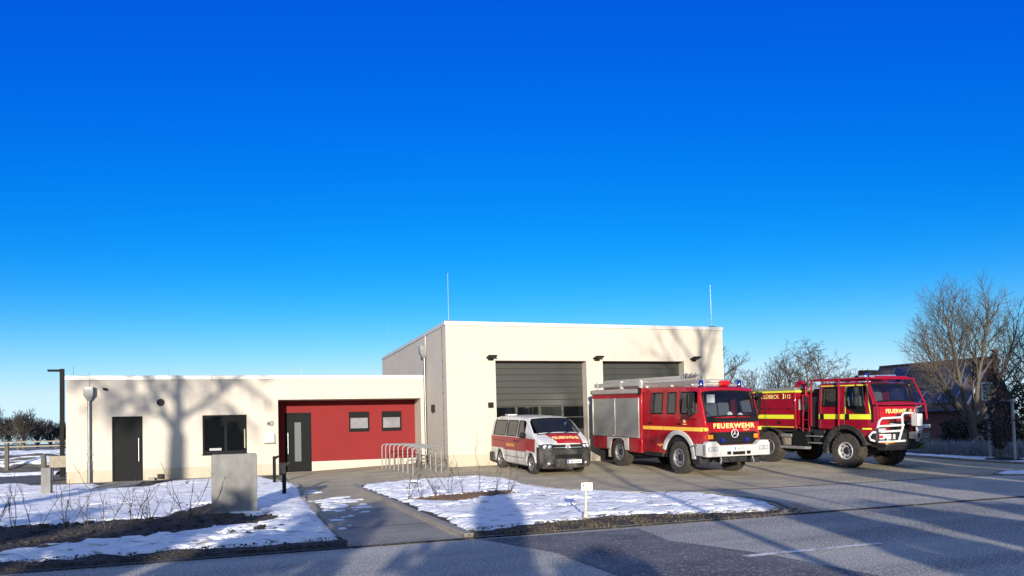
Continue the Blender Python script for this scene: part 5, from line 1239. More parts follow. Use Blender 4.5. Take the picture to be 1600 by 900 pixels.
for x in np.arange(-61, -9, 2.5): b.box(x-.07, x+.07, 66.062, 66.2, -.2, 1.85)
b.build('fence_posts', M['wood_dark'], fe, sm=False)['kind'] = 'stuff'

# ------------------------------------------------------------------ plants
def grow(tw, p, d, L, r, lvl, cfg, rng):
    """tw: list of builders per level"""
    n = cfg['seg'][lvl]; pts = [Vector(p)]; dirs = []; d = Vector(d).normalized()
    for i in range(n):
        w_ = cfg['wob'][lvl]; d = (d+Vector((rng.uniform(-w_, w_), rng.uniform(-w_, w_), rng.uniform(-w_, w_)+cfg['up'][lvl]))).normalized()
        pts.append(pts[-1]+d*L/n); dirs.append(d.copy())
    end = cfg.get('tip', .25) if lvl < cfg['max'] else .35
    rs = [r*(1-(1-end)*i/n) for i in range(n+1)]
    tw[min(lvl, len(tw)-1)].tube(pts, rs, cfg['sides'][lvl], cap=lvl == 0)
    if lvl >= cfg['max']: return
    nc = cfg['kids'][lvl]; nc = nc if isinstance(nc, int) else rng.randint(*nc); t0 = cfg['from'][lvl]
    ph = rng.uniform(0, 6.28)
    for k in range(nc):
        t_ = t0+(1-t0)*(k+rng.uniform(.1, .9))/nc; f = t_*n; i = min(int(f), n-1)
        q = pts[i].lerp(pts[i+1], f-i); dd = dirs[i]; ph += 2.4+rng.uniform(-.5, .5)
        a = dd.orthogonal().normalized(); bb = dd.cross(a); out = a*math.cos(ph)+bb*math.sin(ph)
        an = R(rng.uniform(*cfg['ang'][lvl])); nd = dd*math.cos(an)+out*math.sin(an)
        l2 = L*rng.uniform(*cfg['ratio'][lvl])*(1-.45*t_*cfg.get('taper', 1)); r2 = min(rs[i]*.75, r*cfg['rr'][lvl]*(1-.3*t_))
        grow(tw, q, nd, l2, max(r2, cfg['rmin']), lvl+1, cfg, rng)
CFG = dict(seg=[6, 5, 4, 3, 2], wob=[.06, .13, .18, .22, .25], up=[.04, .10, .10, .08, .05], sides=[9, 6, 4, 3, 3], kids=[9, 8, 6, 4, 0], **{'from': [.25, .2, .2, .2, .2]}, ang=[(28, 58), (28, 55), (25, 55), (25, 50), (20, 40)],
           ratio=[(.5, .72), (.45, .65), (.4, .6), (.4, .6), (.3, .5)], rr=[.42, .45, .45, .5, .5], rmin=.006, max=4)
def bare_tree(name, label, loc, H, r, seed, mt='bark', mc='twig', group=None, cat='tree', **kw):
    cfg = dict(CFG); cfg.update(kw); rng = random.Random(seed)
    t = thing(name, label, cat, loc, (0, 0, 0), group); tw = [MB(), MB(), MB()]
    grow(tw, (0, 0, -.1), kw.get('lean', (0, 0, 1)), H*.72, r, 0, cfg, rng)
    trunk = MB(); trunk.add(tw[0].v, tw[0].f); trunk.add(tw[1].v, tw[1].f)
    trunk.build('trunk', M[mt], t, fix=False); tw[2].build('crown', M[mc], t, fix=False)
    return t
def at(u, Z):
    return c2w((u-800)/1192.5*Z, Z)
# big bare tree before the house: several stems rising from a forked trunk
rng = random.Random(11); x, y = at(1519, 36.0)
bt = thing('bare_tree', 'big bare garden tree with a forked pale trunk in front of the brick house', 'tree', (x, y, -.05))
trunk, crown = MB(), MB(); tw = [trunk, trunk, crown, crown, crown]
trunk.tube([(.05, 0, -.1), (.02, 0, .5), (-.10, 0, 1.1), (-.18, 0, 1.7), (-.2, 0, 1.95)], [.26, .20, .185, .19, .15], 12)
ex = Vector((math.cos(yaw), -math.sin(yaw), 0))
cfg = dict(CFG, **{'from': [.30, .2, .15, .2, .2]}, seg=[7, 6, 5, 3, 2], kids=[15, 9, 5, 0, 0], up=[.04, .07, .06, .06, .03], max=3, rmin=.006, wob=[.06, .09, .13, .2, .2], ang=[(24, 50), (24, 52), (24, 52), (25, 50), (20, 40)], ratio=[(.40, .60), (.5, .75), (.5, .8), (.4, .6), (.3, .5)])
for (sx, sy, dx, dz, L, r) in ((-.22, .0, -.16, 1, 5.3, .10), (.0, .0, .20, 1, 5.5, .115), (-.26, .05, -.48, 1, 4.5, .07), (.1, -.05, .55, 1, 4.7, .08), (-.1, .1, .03, 1, 5.3, .08), (-.3, -.1, -.85, 1, 4.0, .055), (.15, .1, .95, 1, 4.2, .055), (.05, .2, .36, 1, 5.0, .06)):
    grow(tw, Vector((0, 0, 1.35))+ex*sx, ex*dx+Vector((0, sy*2, dz)), L, r, 0, cfg, rng)
for (dx, dz, L) in ((-.95, .75, 2.6), (-.9, .45, 2.2), (.9, .5, 2.4)):
    grow(tw, Vector((0, 0, 1.3))+ex*(-.15 if dx < 0 else .12), ex*dx+Vector((0, 0, dz)), L, .055, 1, cfg, rng)
trunk.lathe([(0, -.16), (.14, -.10), (.2, 0), (.14, .12), (0, .17)], 10, Matrix.Translation(ex*(-1.17)+Vector((0, 0, 2.95))))
trunk.tube([ex*-.15+Vector((0, 0, 1.4)), ex*-.6+Vector((0, 0, 2.1)), ex*-1.17+Vector((0, 0, 2.95))], [.10, .085, .08], 8)
trunk.build('trunk', M['bark_lit'], bt, fix=False); crown.build('crown', M['twig_lit'], bt, fix=False)
b = MB()
for s in (-1, 1): b.tube([(ex*(s*.72)+Vector((0, -.1, 0))), (ex*.03*s+Vector((0, -.3, .72)))], .05, 8)
b.build('tree_prop', M['wood'], bt)
# tree just behind the hall, and the row of bare trees beyond the forecourt
bare_tree('bare_tree', 'dark bare tree whose crown leans out from behind the right end of the vehicle hall', (*at(1128, 62), 0), 9.4, .24, 3, lean=(.10, -.03, 1), kids=[12, 9, 6, 3, 0], wob=[.1, .2, .25, .25, .2], rmin=.014)
specs = [(1178, 74, 5.6, 21, 'lowest bare tree at the left end of the row beyond the forecourt'), (1208, 78, 6.8, 22, 'bushy bare tree left of centre in the row beyond the forecourt'), (1236, 72, 6.7, 23, 'upright bare tree in the middle of the row beyond the forecourt'), (1262, 70, 7.6, 24, 'dark dense bare birch right of centre in the row beyond the forecourt'), (1298, 71, 7.9, 25, 'tallest drooping bare birch at the right end of the row beyond the forecourt'), (1325, 80, 5.8, 26, 'thin low bare tree next to the cab of the forest fire tender')]
for u, Z, H, sd, lab in specs:
    droop = sd in (24, 25)
    bare_tree('birch_tree' if droop else 'bare_tree', lab, (*at(u, Z), 0), H*1.32, .17, sd, 'bark', 'twig', 'bare trees in a row beyond the forecourt', kids=[15, 8, 5, 4, 0], rmin=.013, up=[.03, .06, -.06, -.22, -.3] if droop else [.05, .12, .1, .06, .05], **{'from': [.12, .15, .2, .2, .2]})
for k, (u, Z, H, lab) in enumerate([(-14, 150, 7.2, 'tall dark bare tree cut by the left edge of the picture'), (12, 158, 6.4, 'dark bare tree left of the broad round one on the horizon'), (36, 146, 6.9, 'broad round crowned bare tree behind the rail fence'), (58, 166, 6.0, 'lower bare tree right of the broad round one on the horizon'), (78, 172, 5.6, 'small bare tree just left of the slim street lamp'), (98, 178, 5.4, 'small bare tree behind the station corner and the street lamp')]):
    bare_tree('bare_tree', lab, (*at(u, Z), .6), H, .3, 40+k, 'bark', 'twig', 'distant bare trees on the left horizon', kids=[24, 13, 7, 0, 0], max=3, rmin=.03, **{'from': [.06, .1, .2, .2, .2]}, ratio=[(.75, 1.05), (.5, .7), (.4, .6), (.4, .6), (.3, .5)])
def leaf_cloud(b, n, rng, fn, size, flat=0):
    """leaf-sized faces through a volume; fn gives a random point or None"""
    k = 0
    while k < n:
        p = fn(rng)
        if p is None: continue
        k += 1; s = size*rng.uniform(.5, 1.3); a = Vector((rng.gauss(0, 1), rng.gauss(0, 1), rng.gauss(0, 1))).normalized(); c = a.orthogonal().normalized(); e = a.cross(c)
        p = Vector(p); b.add([p-c*s, p+e*s*.55, p+c*s, p-e*s*.55], [(0, 1, 2, 3)])
def clumpy(rx, ry, h, seed, z0=0, fr=1.0):
    def fn(r):
        x, y, z = r.uniform(-1, 1), r.uniform(-1, 1), r.uniform(0, 1)
        pr = math.sqrt(max(0, 1-(2*z-1)**2*.9)) if z > .5 else .75+.25*z*2
        rad = math.hypot(x, y); lim = pr*(.72+.5*mnoise.noise(Vector((x*1.7*fr+seed, y*1.7*fr, z*2.2*fr))))
        if rad > lim or (rad < lim*.35 and r.random() < .6): return None
        if mnoise.noise(Vector((x*rx*2.2+seed*2, y*ry*2.2, z*h*2.2))) < -.22: return None
        return (x*rx, y*ry, z0+z*h)
    return fn
def bush(name, label, loc, rx, ry, h, n, size, m, seed, cat='shrub', group=None):
    rng = random.Random(seed); t = thing(name, label, cat, loc, (0, 0, 0), group); b = MB(); leaf_cloud(b, n, rng, clumpy(rx, ry, h, seed), size); b.build('foliage', M[m], t, fix=False, sm=False)
    s = MB()
    for k in range(7):
        a = rng.uniform(0, 6.28); s.tube([(0, 0, -.1), (rx*.3*math.cos(a), ry*.3*math.sin(a), h*.4), (rx*.6*math.cos(a), ry*.6*math.sin(a), h*.8)], [.03, .02, .01], 5)
    s.build('stem', M['bark'], t, fix=False); return t
# columnar beech with dead leaves in its stake frame
cb = thing('columnar_beech', 'narrow young beech with dark dead leaves inside the wooden stake frame', 'tree', (26.35, 20.75, -.03)); rng = random.Random(8)
b = MB(); b.tube([(0, 0, -.1), (0, 0, .6), (.02, 0, 2.2), (0, .02, 4.1)], [.05, .045, .03, .008], 8)
for k in range(46):
    z = rng.uniform(.5, 3.8); a = rng.uniform(0, 6.28); l = .55*(1-z/4.6); b.tube([(0, 0, z), (l*.5*math.cos(a), l*.5*math.sin(a), z+.22), (l*.8*math.cos(a), l*.8*math.sin(a), z+.5)], [.012, .008, .004], 4)
b.build('trunk', M['bark'], cb, fix=False)
b = MB()
def colfn(r):
    z = r.uniform(.42, 4.1); pr = .46*min(1, (z-.3)*1.8)*(1-max(0, z-1.9)/2.6)**.9
    a = r.uniform(0, 6.28); rad = pr*math.sqrt(r.random())*(1.05+.5*mnoise.noise(Vector((math.cos(a)*1.3, math.sin(a)*1.3, z*2))))
    if r.random() > (1.0 if z < 2.3 else .55): return None
    return (rad*math.cos(a), rad*math.sin(a), z)
leaf_cloud(b, 2600, rng, colfn, .055); b.build('foliage', M['leaf_brown'], cb, fix=False, sm=False)
sf = thing('stake_frame', 'pale wooden frame of two stakes and a crossbar round the young beech', 'tree stake', (0, 0, 0))
for (x, y) in ((26.97, 21.64), (26.58, 20.35)):
    b = MB(); b.tube([(x, y, -.3), (x+.02, y+.01, 2.17)], .055, 10); b.build('stake', M['stake'], sf)
b = MB(); d_ = Vector((26.58-26.97, 20.35-21.64, 0)).normalized(); b.tube([Vector((26.97, 21.64, 2.13))-d_*.12, Vector((26.58, 20.35, 2.13))+d_*.1], .06, 10); b.build('crossbar', M['stake'], sf)
# frosted low hedge
hd = thing('low_hedge', 'long low frosted hedge behind the snow strip in front of the brick house', 'hedge', (0, 0, 0)); rng = random.Random(4); b = MB()
path = [(27.9, 16.5), (27.7, 20.0), (27.2, 22.2), (26.9, 25), (26.9, 40)]
seg = [(Vector((*p, 0)), Vector((*q, 0))) for p, q in zip(path[:-1], path[1:])]
for k in range(11000):
    a, c = rng.choices(seg, weights=[(q-p).length*(1.4 if q.y < 26 else .5) for p, q in seg])[0]; p = a.lerp(c, rng.random())+Vector((rng.uniform(0, 1.1), 0, 0)); h = rng.uniform(.30, .78)*(1+.15*mnoise.noise(p*1.1))
    w2 = rng.uniform(.006, .018); an = rng.uniform(0, 3.14); e = Vector((math.cos(an), math.sin(an), 0))*w2; ti = Vector((rng.uniform(-.16, .16), rng.uniform(-.16, .16), h)); p.z = -.1
    if rng.random() < .45: p.z = rng.uniform(0, .4); ti *= .5
    b.add([p-e, p+e, p+ti+e*.3, p+ti-e*.3], [(0, 1, 2, 3)])
b.build('twigs', M['hedge'], hd, fix=False, sm=False)
bush('evergreen_shrub', 'dark low evergreen shrub under the big bare tree by the house wall', (*at(1492, 41), 0), 1.6, 1.0, 1.5, 1500, .09, 'evergreen', 3, group='dark shrubs before the house')
bush('evergreen_shrub', 'dark rounded evergreen shrub behind the left stake of the frame', (*at(1542, 40), 0), 1.3, 1.0, 1.7, 1300, .09, 'evergreen', 5, group='dark shrubs before the house')
bush('evergreen_tree', 'tall dark evergreen tree at the right edge beyond the stake frame', (*at(1598, 41), 0), 1.5, 1.5, 3.3, 2600, .10, 'evergreen', 6, cat='tree', group='dark shrubs before the house')
bush('evergreen_tree', 'dark evergreen cut by the right edge of the picture', (*at(1650, 40), 0), 1.7, 1.7, 3.6, 1800, .11, 'evergreen', 7, cat='tree', group='dark shrubs before the house')
bare_tree('bare_tree', 'thin branched bare tree rising behind the evergreens at the right edge', (*at(1610, 44), 0), 7.0, .14, 71, 'bark_lit', 'twig_lit', kids=[12, 7, 5, 3, 0], rmin=.008)
# saplings
def sapling(x, y, h, seed, label, group):
    rng = random.Random(seed); t = thing('sapling', label, 'sapling', (x, y, float(G(x, y))), (0, 0, rng.uniform(0, 6)), group); b = MB()
    def twig(p, d, L, r, lv):
        pts = [Vector(p)]; d = Vector(d).normalized(); n = 6
        for i in range(n): d = (d+Vector((rng.uniform(-.28, .28), rng.uniform(-.28, .28), .10))).normalized(); pts.append(pts[-1]+d*L/n)
        b.tube(pts, [r*(1-.65*i/n) for i in range(n+1)], 5)
        if lv < 2:
            for k in range(rng.randint(3, 5) if lv == 0 else rng.randint(0, 3)):
                i = rng.randint(1, n-1); a = rng.uniform(0, 6.28); twig(pts[i], (math.cos(a)*.8, math.sin(a)*.8, .75), L*rng.uniform(.3, .55), r*.6, lv+1)
    for k in range(rng.choice([1, 2, 2, 3])): twig((0, 0, -.03), (rng.uniform(-.5, .5), rng.uniform(-.5, .5), 1), h*rng.uniform(.7, 1), .009, 0)
    b.build('twig_stem', M['sapling'], t, fix=False)
    l = MB(); leaf_cloud(l, rng.randint(0, 5), rng, lambda r: (r.uniform(-.08, .08), r.uniform(-.08, .08), r.uniform(.2, .6)*h), .03)
    if l.v: l.build('dry_leaf', M['leaf_brown'], t, fix=False, sm=False)
GL = [(-4.35, 16.2, .95), (-4.0, 16.2, 1.05), (-3.6, 16.0, 1.1), (-3.15, 16.1, 1.1), (-2.75, 15.9, .8), (-2.4, 15.7, 1.15), (-2.0, 15.9, .9), (-1.75, 16.3, 1.0), (-1.5, 16.9, .9), (-1.12, 16.3, 1.35)]
for k, (x, y, h) in enumerate(GL):
    sapling(x, y, h, 100+k, ('leftmost bare sapling' if k == 0 else 'tallest bare sapling, the one nearest to the concrete block,' if k == 9 else ORD[k]+' bare sapling from the left')+' along the dark soil strip', 'bare saplings planted in the soil strip')
GC = [(3.70, 18.3, .85), (4.09, 18.45, 1.1), (4.52, 18.7, .8), (4.94, 19.05, 1.0), (5.3, 19.0, 1.5), (5.84, 19.5, 1.45), (6.1, 18.9, 1.0), (6.35, 18.5, .9)]
for k, (x, y, h) in enumerate(GC):
    sapling(x, y, h, 200+k, ('leftmost bare sapling' if k == 0 else 'rightmost bare sapling' if k == 7 else ORD[k]+' bare sapling from the left')+' in the mulch of the snow bed by the forecourt', 'bare saplings planted in the snow bed')
t = thing('twig', 'thin bent twig sticking out of the snow near the right tip of the bed', 'twig', (8.9, 15.2, 0)); b = MB(); b.tube([(0, 0, -.05), (.05, 0, .06), (.25, .1, .10), (.55, .1, .05)], .009, 5); b.tube([(.25, .1, .1), (.4, -.2, .05)], .006, 5); b.build('twig_stem', M['sapling'], t)
# brick house with solar roof
hx, hy = at(1500, 44.0); ang = math.atan2(math.cos(yaw)*.0-0, 1)
hA = R(90+14.6)              # direction of the eaves, away to the left
du = Vector((math.cos(hA), math.sin(hA), 0)); dv = Vector((math.sin(hA), -math.cos(hA), 0))     # along the eaves; across the gable (to the right)
HL, HW, ZE, ZR = 6.3, 6.4, 2.25, 5.0
hs = thing('brick_house', 'low red brick house with a dark tiled roof and solar panels behind the hedge', 'house', (hx, hy, 0))
hs.matrix_world = Matrix(((du.x, dv.x, 0, hx), (du.y, dv.y, 0, hy), (0, 0, 1, 0), (0, 0, 0, 1)))
b = MB(); holed(0, 1, 0, 1, [], 0, .1, b) if 0 else None
b = MB(); b.prism([(0, -.1), (HW, -.1), (HW, ZE), (HW/2, ZR-.1), (0, ZE)], 'x', 0, HL); b.build('wall', M['brick'], hs, sm=False)
pitch = math.atan2(ZR-ZE, HW/2); oh = .35
rf = None
b = MB(); th = .12
for s in (0, 1):
    e0 = (-oh if s == 0 else HW+oh); z0 = ZE-oh*math.tan(pitch)
    b.prism([(e0, z0+.02), (HW/2, ZR), (HW/2, ZR+th), (e0, z0+.02+th)], 'x', -.3, HL+.3)
rf = b.build('roof', M['tile'], hs, sm=False)
ribs(M['tile'], .25, .04, 'X')
b = MB(); b.tube([(-.3, HW/2, ZR+th-.01), (HL+.3, HW/2, ZR+th-.01)], .09, 8); b.build('ridge_tiles', M['tile'], rf)
for y_, z_ in ((-oh-.02, ZE-oh*math.tan(pitch)+.06),): b = MB(); b.tube([(-.3, y_, z_), (HL+.3, y_, z_)], .07, 8); b.build('gutter', M['zinc'], rf)
b = MB(); b.prism([(-oh, ZE-oh*math.tan(pitch)-.10), (HW/2, ZR-.12), (HW/2, ZR+.04), (-oh, ZE-oh*math.tan(pitch)+.06)], 'x', -.34, -.302); b.prism([(HW+oh, ZE-oh*math.tan(pitch)-.10), (HW/2, ZR-.12), (HW/2, ZR+.04), (HW+oh, ZE-oh*math.tan(pitch)+.06)], 'x', -.34, -.302); b.build('bargeboard', M['white_frame'], rf, sm=False)
def onroof(a, t_): return (a, -oh+(HW/2+oh)*t_, ZE-oh*math.tan(pitch)+(ZR-ZE+oh*math.tan(pitch))*t_+th+.10)
for r_ in range(3):
    for c_ in range((4, 3, 3)[r_]):
        a0 = .35+c_*1.04+(1.9 if (r_ == 2 and c_ > 1) or (r_ == 1 and c_ == 2) else 0); t0, t1_ = .09+r_*.28, .09+r_*.28+.26
        p = [Vector(onroof(a0, t0)), Vector(onroof(a0+1.0, t0)), Vector(onroof(a0+1.0, t1_)), Vector(onroof(a0, t1_))]; nn = (p[1]-p[0]).cross(p[3]-p[0]).normalized()
        if nn.z < 0: nn = -nn
        b = MB(); b.add(p+[q-nn*.04 for q in p], [(0, 1, 2, 3), (4, 7, 6, 5), (0, 4, 5, 1), (1, 5, 6, 2), (2, 6, 7, 3), (3, 7, 4, 0)]); sp = b.build('solar_panel', M['solar'], rf, sm=False)
        e = MB(); e.tube([q+nn*.004 for q in p], .016, 4, closed=True); e.build('panel_frame', M['alu'], sp)
def hwin(kind, a0, a1, z0, z1):
    f = MB(); g = MB()
    if kind == 'eave':
        f.box(a0, a1, -.05, .02, z0, z0+.08); f.box(a0, a1, -.05, .02, z1-.08, z1); f.box(a0, a0+.08, -.05, .02, z0+.08, z1-.08); f.box(a1-.08, a1, -.05, .02, z0+.08, z1-.08); g.box(a0+.08, a1-.08, -.03, -.02, z0+.08, z1-.08)
    else:
        f.box(-.05, .02, a0, a1, z0, z0+.08); f.box(-.05, .02, a0, a1, z1-.08, z1); f.box(-.05, .02, a0, a0+.08, z0+.08, z1-.08); f.box(-.05, .02, a1-.08, a1, z0+.08, z1-.08); f.box(-.05, .02, (a0+a1)/2-.04, (a0+a1)/2+.04, z0+.08, z1-.08); g.box(-.03, -.02, a0+.08, a1-.08, z0+.08, z1-.08)
    ff = f.build('window', M['white_frame'], hs, sm=False); g.build('pane', M['pane_grey'] if kind == 'eave' else M['pane'], ff, sm=False)
hwin('eave', 2.3, 4.6, .35, 1.85); hwin('eave', 5.4, 6.8, .5, 1.9); hwin('gable', 2.5, 4.1, 2.55, 3.65); hwin('gable', 1.2, 2.6, .7, 1.9)

# dry grass and leaf litter poking out along the edges of the snow
def litter(name, label, poly, n, seed, h, m, lim):
    rng = random.Random(seed); b = MB(); xs_ = [p[0] for p in poly]; ys_ = [p[1] for p in poly]; k = 0; PX = np.array([rng.uniform(min(xs_), max(xs_)) for _ in range(n*6)]); PY = np.array([rng.uniform(min(ys_), max(ys_)) for _ in range(n*6)])
    sd = poly_sd(poly, PX, PY)
    for x, y, d in zip(PX, PY, sd):
        if k >= n: break
        if not (lim[0] < d < lim[1]) or mnoise.noise(Vector((x*2.3+seed, y*2.3, 0))) < -.05: continue
        k += 1; z = float(G(x, y))+.01; an = rng.uniform(0, 6.28); e = Vector((math.cos(an), math.sin(an), 0))
        if rng.random() < .7:
            hh = h*rng.uniform(.3, 1); t_ = Vector((rng.uniform(-.7, .7)*hh, rng.uniform(-.7, .7)*hh, hh)); p = Vector((x, y, z)); w2 = e*.004; b.add([p-w2, p+w2, p+t_*.6+w2*.7, p+t_], [(0, 1, 2, 3)])
        else:
            p = Vector((x, y, z+.045)); f = e.cross(Vector((rng.uniform(-.4, .4), rng.uniform(-.4, .4), 1))).normalized()*.022; e = e*.03; b.add([p-e, p+f, p+e, p-f], [(0, 1, 2, 3)])
    o = b.build(name, m, None, fix=False, sm=False); return tag(o, label, name.replace('_', ' '), None, 'stuff')
litter('dry_grass', 'dry grass and dead leaves along the road edge of the right snow bed', FRONT, 1700, 3, .09, mat('dry_grass', (.21, .16, .08), .9, var=.5, vscale=30), (-.35, 2))
litter('leaf_litter', 'brown leaf litter on the mulch of the snow bed', MULCH, 1600, 4, .06, mat('leaf_litter', (.23, .13, .06), .9, var=.5, vscale=30), (-.25, 2))
litter('dry_grass', 'dark dry grass and stalks on the soil strip left of the path', SOIL, 2600, 5, .10, mat('dead_stalks', (.10, .08, .05), .9, var=.5, vscale=30), (-.25, 3))
litter('dry_grass', 'dry grass tufts on the verge by the road left of the path', [(-9, 11.4), (1.4, 11.4), (1.4, 12.3), (-9, 12.3)], 1800, 6, .08, mat('verge_stalks', (.10, .085, .05), .9, var=.5, vscale=30), (-.1, 3))
# crumbs and clods of frozen earth
def crumbs(name, label, poly, n, seed, smin, smax, m, lim):
    rng = random.Random(seed); xs_ = [p[0] for p in poly]; ys_ = [p[1] for p in poly]
    PX = np.array([rng.uniform(min(xs_), max(xs_)) for _ in range(n*5)]); PY = np.array([rng.uniform(min(ys_), max(ys_)) for _ in range(n*5)]); sd = poly_sd(poly, PX, PY); b = MB(); k = 0
    t = (1+5**.5)/2; base = [Vector(v).normalized() for v in ((-1, t, 0), (1, t, 0), (-1, -t, 0), (1, -t, 0), (0, -1, t), (0, 1, t), (0, -1, -t), (0, 1, -t), (t, 0, -1), (t, 0, 1), (-t, 0, -1), (-t, 0, 1))]
    fc = [(0, 11, 5), (0, 5, 1), (0, 1, 7), (0, 7, 10), (0, 10, 11), (1, 5, 9), (5, 11, 4), (11, 10, 2), (10, 7, 6), (7, 1, 8), (3, 9, 4), (3, 4, 2), (3, 2, 6), (3, 6, 8), (3, 8, 9), (4, 9, 5), (2, 4, 11), (6, 2, 10), (8, 6, 7), (9, 8, 1)]
    for x, y, d in zip(PX, PY, sd):
        if k >= n: break
        if not lim[0] < d < lim[1]: continue
        k += 1; s_ = smin+(smax-smin)*rng.random()**3; z = float(G(x, y))+.045+s_*.2
        b.add([Vector((x, y, z))+Vector((v.x*rng.uniform(.6, 1.4), v.y*rng.uniform(.6, 1.4), v.z*rng.uniform(.4, .9)))*s_ for v in base], fc)
    o = b.build(name, m, None, fix=False, sm=False); return tag(o, label, 'soil crumbs', None, 'stuff')
crumbs('soil_crumbs', 'frozen soil crumbs scattered over the dark planting strip', SOIL, 2600, 9, .010, .06, M['soil'], (-.18, 3))
crumbs('soil_crumbs', 'soil crumbs on the verge along the road left of the path', [(-9, 11.4), (1.4, 11.4), (1.4, 12.2), (-9, 12.2)], 700, 10, .006, .028, M['soil'], (-.1, 3))
crumbs('soil_crumbs', 'soil crumbs along the road edge of the right snow bed', FRONT, 600, 12, .006, .026, M['soil'], (-.2, 2))
crumbs('mulch_chips', 'bark chips of the mulch patch in the snow bed', MULCH, 1200, 13, .012, .045, M['mulch'], (-.18, 2))
# ------------------------------------------------------------------ across the road behind the camera: what throws the long shadows
SH = 'plants across the road behind the viewpoint'
big = thing('bare_tree', 'large forked bare tree across the road whose shadow falls on the white office wing', 'tree', (-15.1, -8, -.55), (0, 0, 0), SH); rng = random.Random(19)
trunk, crown = MB(), MB(); tw = [trunk, trunk, crown, crown, crown]
trunk.tube([(-.25, 0, -.1), (-.1, 0, 4), (.05, 0, 7.4), (.12, 0, 9.3)], [.42, .38, .34, .30], 12)
dcfg = dict(CFG, **{'from': [.12, .1, .1, .2, .2]}, seg=[7, 7, 6, 4, 2], kids=[13, 10, 7, 3, 0], up=[.05, -.06, -.34, -.4, -.3], wob=[.07, .12, .14, .2, .2], ang=[(35, 70), (30, 65), (25, 55), (25, 50), (20, 40)], ratio=[(.35, .55), (.35, .6), (.45, .8), (.3, .5), (.3, .5)], max=3, rmin=.012, tip=.45)
for p, d, L, r, lv in (((.12, 0, 9.2), (-.55, 0, 1), 7.0, .15, 0), ((.12, 0, 9.2), (.10, .05, 1), 8, .20, 0), ((.2, 0, 9.9), (.85, .1, .5), 4.8, .12, 0), ((-.25, 0, 9.9), (-.95, -.1, .35), 4.0, .08, 0)):
    grow(tw, p, d, L, r, lv, dcfg, rng)
trunk.build('trunk', M['bark'], big, fix=False); crown.build('crown', M['twig'], big, fix=False)
bare_tree('bare_tree', 'leaning bare tree across the road whose shadow reaches the right corner of the hall', (7.2, -8, -.1), 17, .20, 503, group=SH, kids=[9, 6, 4, 3, 0], rmin=.012, lean=(.07, 0, 1), **{'from': [.5, .2, .2, .2, .2]})
bare_tree('bare_tree', 'straight bare tree across the road whose trunk shadow crosses the snow bed', (1.5, -8, -.1), 11.5, .13, 504, group=SH, kids=[7, 5, 4, 0, 0], max=3, **{'from': [.5, .2, .2, .2, .2]})
for k, (x, rx, h, n) in enumerate([(-25, 2.6, 3.2, 900), (-20.8, 2.6, 3.4, 900), (-16.6, 2.6, 3.3, 900), (-12.4, 2.6, 3.4, 900), (-8.4, 2.4, 3.3, 900), (-5.6, 1.6, 3.1, 700), (-3.2, 1.5, 2.25, 600), (-1.2, 1.4, 2.0, 600), (3.5, 1.1, 2.9, 700), (5.4, 1.3, 2.35, 600), (7.6, 1.5, 2.2, 600), (10.2, 1.7, 3.5, 900), (13.2, 1.9, 4.3, 1200), (16.6, 2.3, 6.3, 2200), (20.5, 2.5, 6.8, 2400), (25.0, 3.0, 10.5, 4200), (30, 3.2, 11, 4500), (35.5, 3.4, 11, 4500)]):
    bush('evergreen_shrub', '%s evergreen shrub from the left in the row across the road behind the viewpoint' % (ORD+['eleventh', 'twelfth', 'thirteenth', 'fourteenth', 'fifteenth', 'sixteenth', 'seventeenth', 'eighteenth'])[k], (x, -8, -.1), rx, .9+.25*(x > 15), h*(1.5 if x < 14 else 1.36), n*3, .19+.05*(x > 6), 'evergreen', 300+k, group=SH)
for x, h, lab in ((4.8, 7.6, 'street lamp across the road whose shadow crosses the forecourt'), (3.38, 6.6, 'thin sign pole across the road whose shadow crosses the bed tip')):
    t = thing('lamp_post', lab, 'post', (x, -8, -.1)); b = MB(); b.tube([(0, 0, -.1), (0, 0, h)], .05, 8); b.build('pole', M['galv'], t); b = MB(); b.box(-.1, .5, -.1, .1, h+.002, h+.1); b.build('lamp_head', M['galv'], t)
rt = thing('round_tree', 'small clipped round headed tree across the road behind the viewpoint', 'tree', (-2.35, -8, -.1), (0, 0, 0), SH); rng = random.Random(77)  # added shape; its shadow stands in for that of the person at the camera
b = MB(); b.tube([(0, 0, -.1), (0, 0, 2.4), (.03, 0, 4.2)], [.11, .09, .06], 10); b.build('trunk', M['bark'], rt, fix=False)
def ballfn(r):
    p = Vector((r.uniform(-1, 1), r.uniform(-1, 1), r.uniform(-1, 1)))
    if (p.z > 0 and p.length > 1) or math.hypot(p.x, p.y) > 1 or (p-Vector((.45, 0, .35))).length < .2: return None
    return (p.x*(.47 if p.z > -.2 else .38), p.y*.4, 3.75+p.z*(1.15 if p.z > 0 else 1.5))
b = MB(); leaf_cloud(b, 3600, rng, ballfn, .09); b.build('foliage', M['evergreen'], rt, fix=False, sm=False)

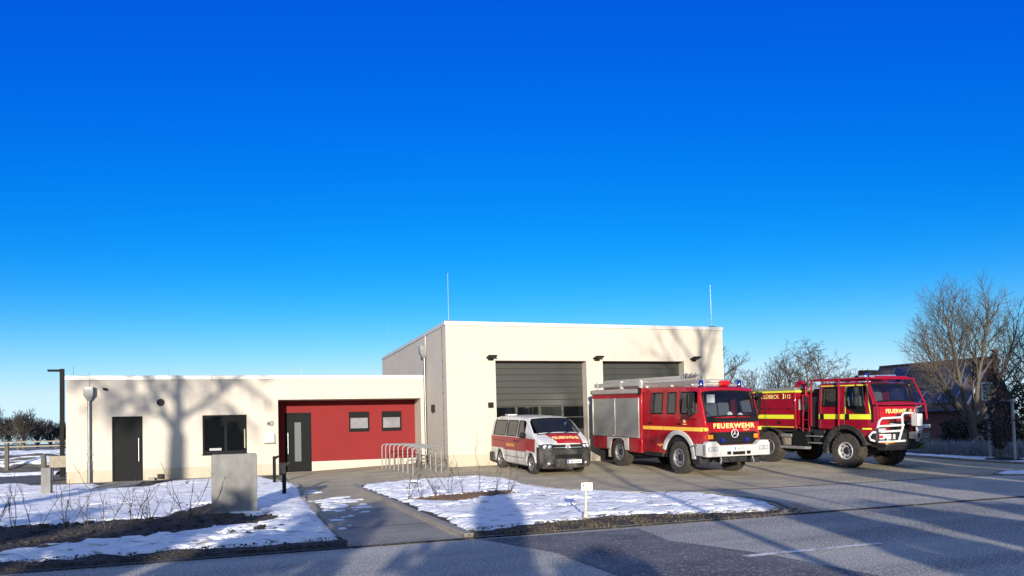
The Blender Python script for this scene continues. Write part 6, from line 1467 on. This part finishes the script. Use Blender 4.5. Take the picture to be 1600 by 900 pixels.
# ------------------------------------------------------------------ pieces that stand apart become parts of their own
def split_part(o, gap=.05):
    me = o.data; n = len(me.vertices); par = list(range(n))
    def find(a):
        while par[a] != a: par[a] = par[par[a]]; a = par[a]
        return a
    for e in me.edges:
        a, c = find(e.vertices[0]), find(e.vertices[1])
        if a != c: par[a] = c
    isl = {}
    for i in range(n): isl.setdefault(find(i), []).append(i)
    if len(isl) < 2: return
    bb = [(ids, [min(me.vertices[i].co[k] for i in ids)-gap/2 for k in range(3)], [max(me.vertices[i].co[k] for i in ids)+gap/2 for k in range(3)]) for ids in isl.values()]
    grp = list(range(len(bb)))
    def gf(a):
        while grp[a] != a: a = grp[a]
        return a
    for i in range(len(bb)):
        for j in range(i):
            if all(bb[i][1][k] <= bb[j][2][k] and bb[j][1][k] <= bb[i][2][k] for k in range(3)): grp[gf(i)] = gf(j)
    cl = {}
    for i in range(len(bb)): cl.setdefault(gf(i), []).extend(bb[i][0])
    if len(cl) < 2: return
    nm = o.name.split('.')[0]; label = {v: k for k, ids in enumerate(cl.values()) for v in ids}
    smooth_ = [p.use_smooth for p in me.polygons]
    meshes = []
    for k, ids in enumerate(cl.values()):
        mp = {v: i for i, v in enumerate(sorted(ids))}
        m2 = bpy.data.meshes.new(nm); m2.from_pydata([me.vertices[v].co for v in sorted(ids)], [], [[mp[v] for v in p.vertices] for p in me.polygons if label[p.vertices[0]] == k])
        for m in me.materials: m2.materials.append(m)
        if any(smooth_): m2.shade_smooth(); m2.set_sharp_from_angle(angle=R(38))
        meshes.append(m2)
    for m2 in meshes[1:]:
        c = o.copy(); c.data = m2; COL.objects.link(c)
    o.data = meshes[0]
SPLIT = {'red_side_panel', 'door_handle', 'slide_rail', 'arch_lip', 'arch_liner', 'wheel_arch', 'step_box', 'mudguard', 'mudflap', 'lime_stripe', 'yellow_stripe', 'door_sill_trim', 'rack_post', 'roof_gallery', 'wiper', 'step', 'front_outlet', 'locker_catch', 'plinth', 'roof_edge_joint', 'aerial', 'door_seam', 'locker_seam', 'fence_posts', 'shackle', 'rail', 'pipe_clamp', 'panel_mark', 'wall_lamp', 'bumper', 'tree_prop', 'rear_bumper', 'handle', 'bargeboard', 'ladder_section'}
for o in list(scene.objects):
    if o.type == 'MESH' and o.parent is not None and o.name.split('.')[0] in SPLIT - {'handle', 'ladder_section', 'wall_lamp', 'bumper', 'bargeboard'}: split_part(o)
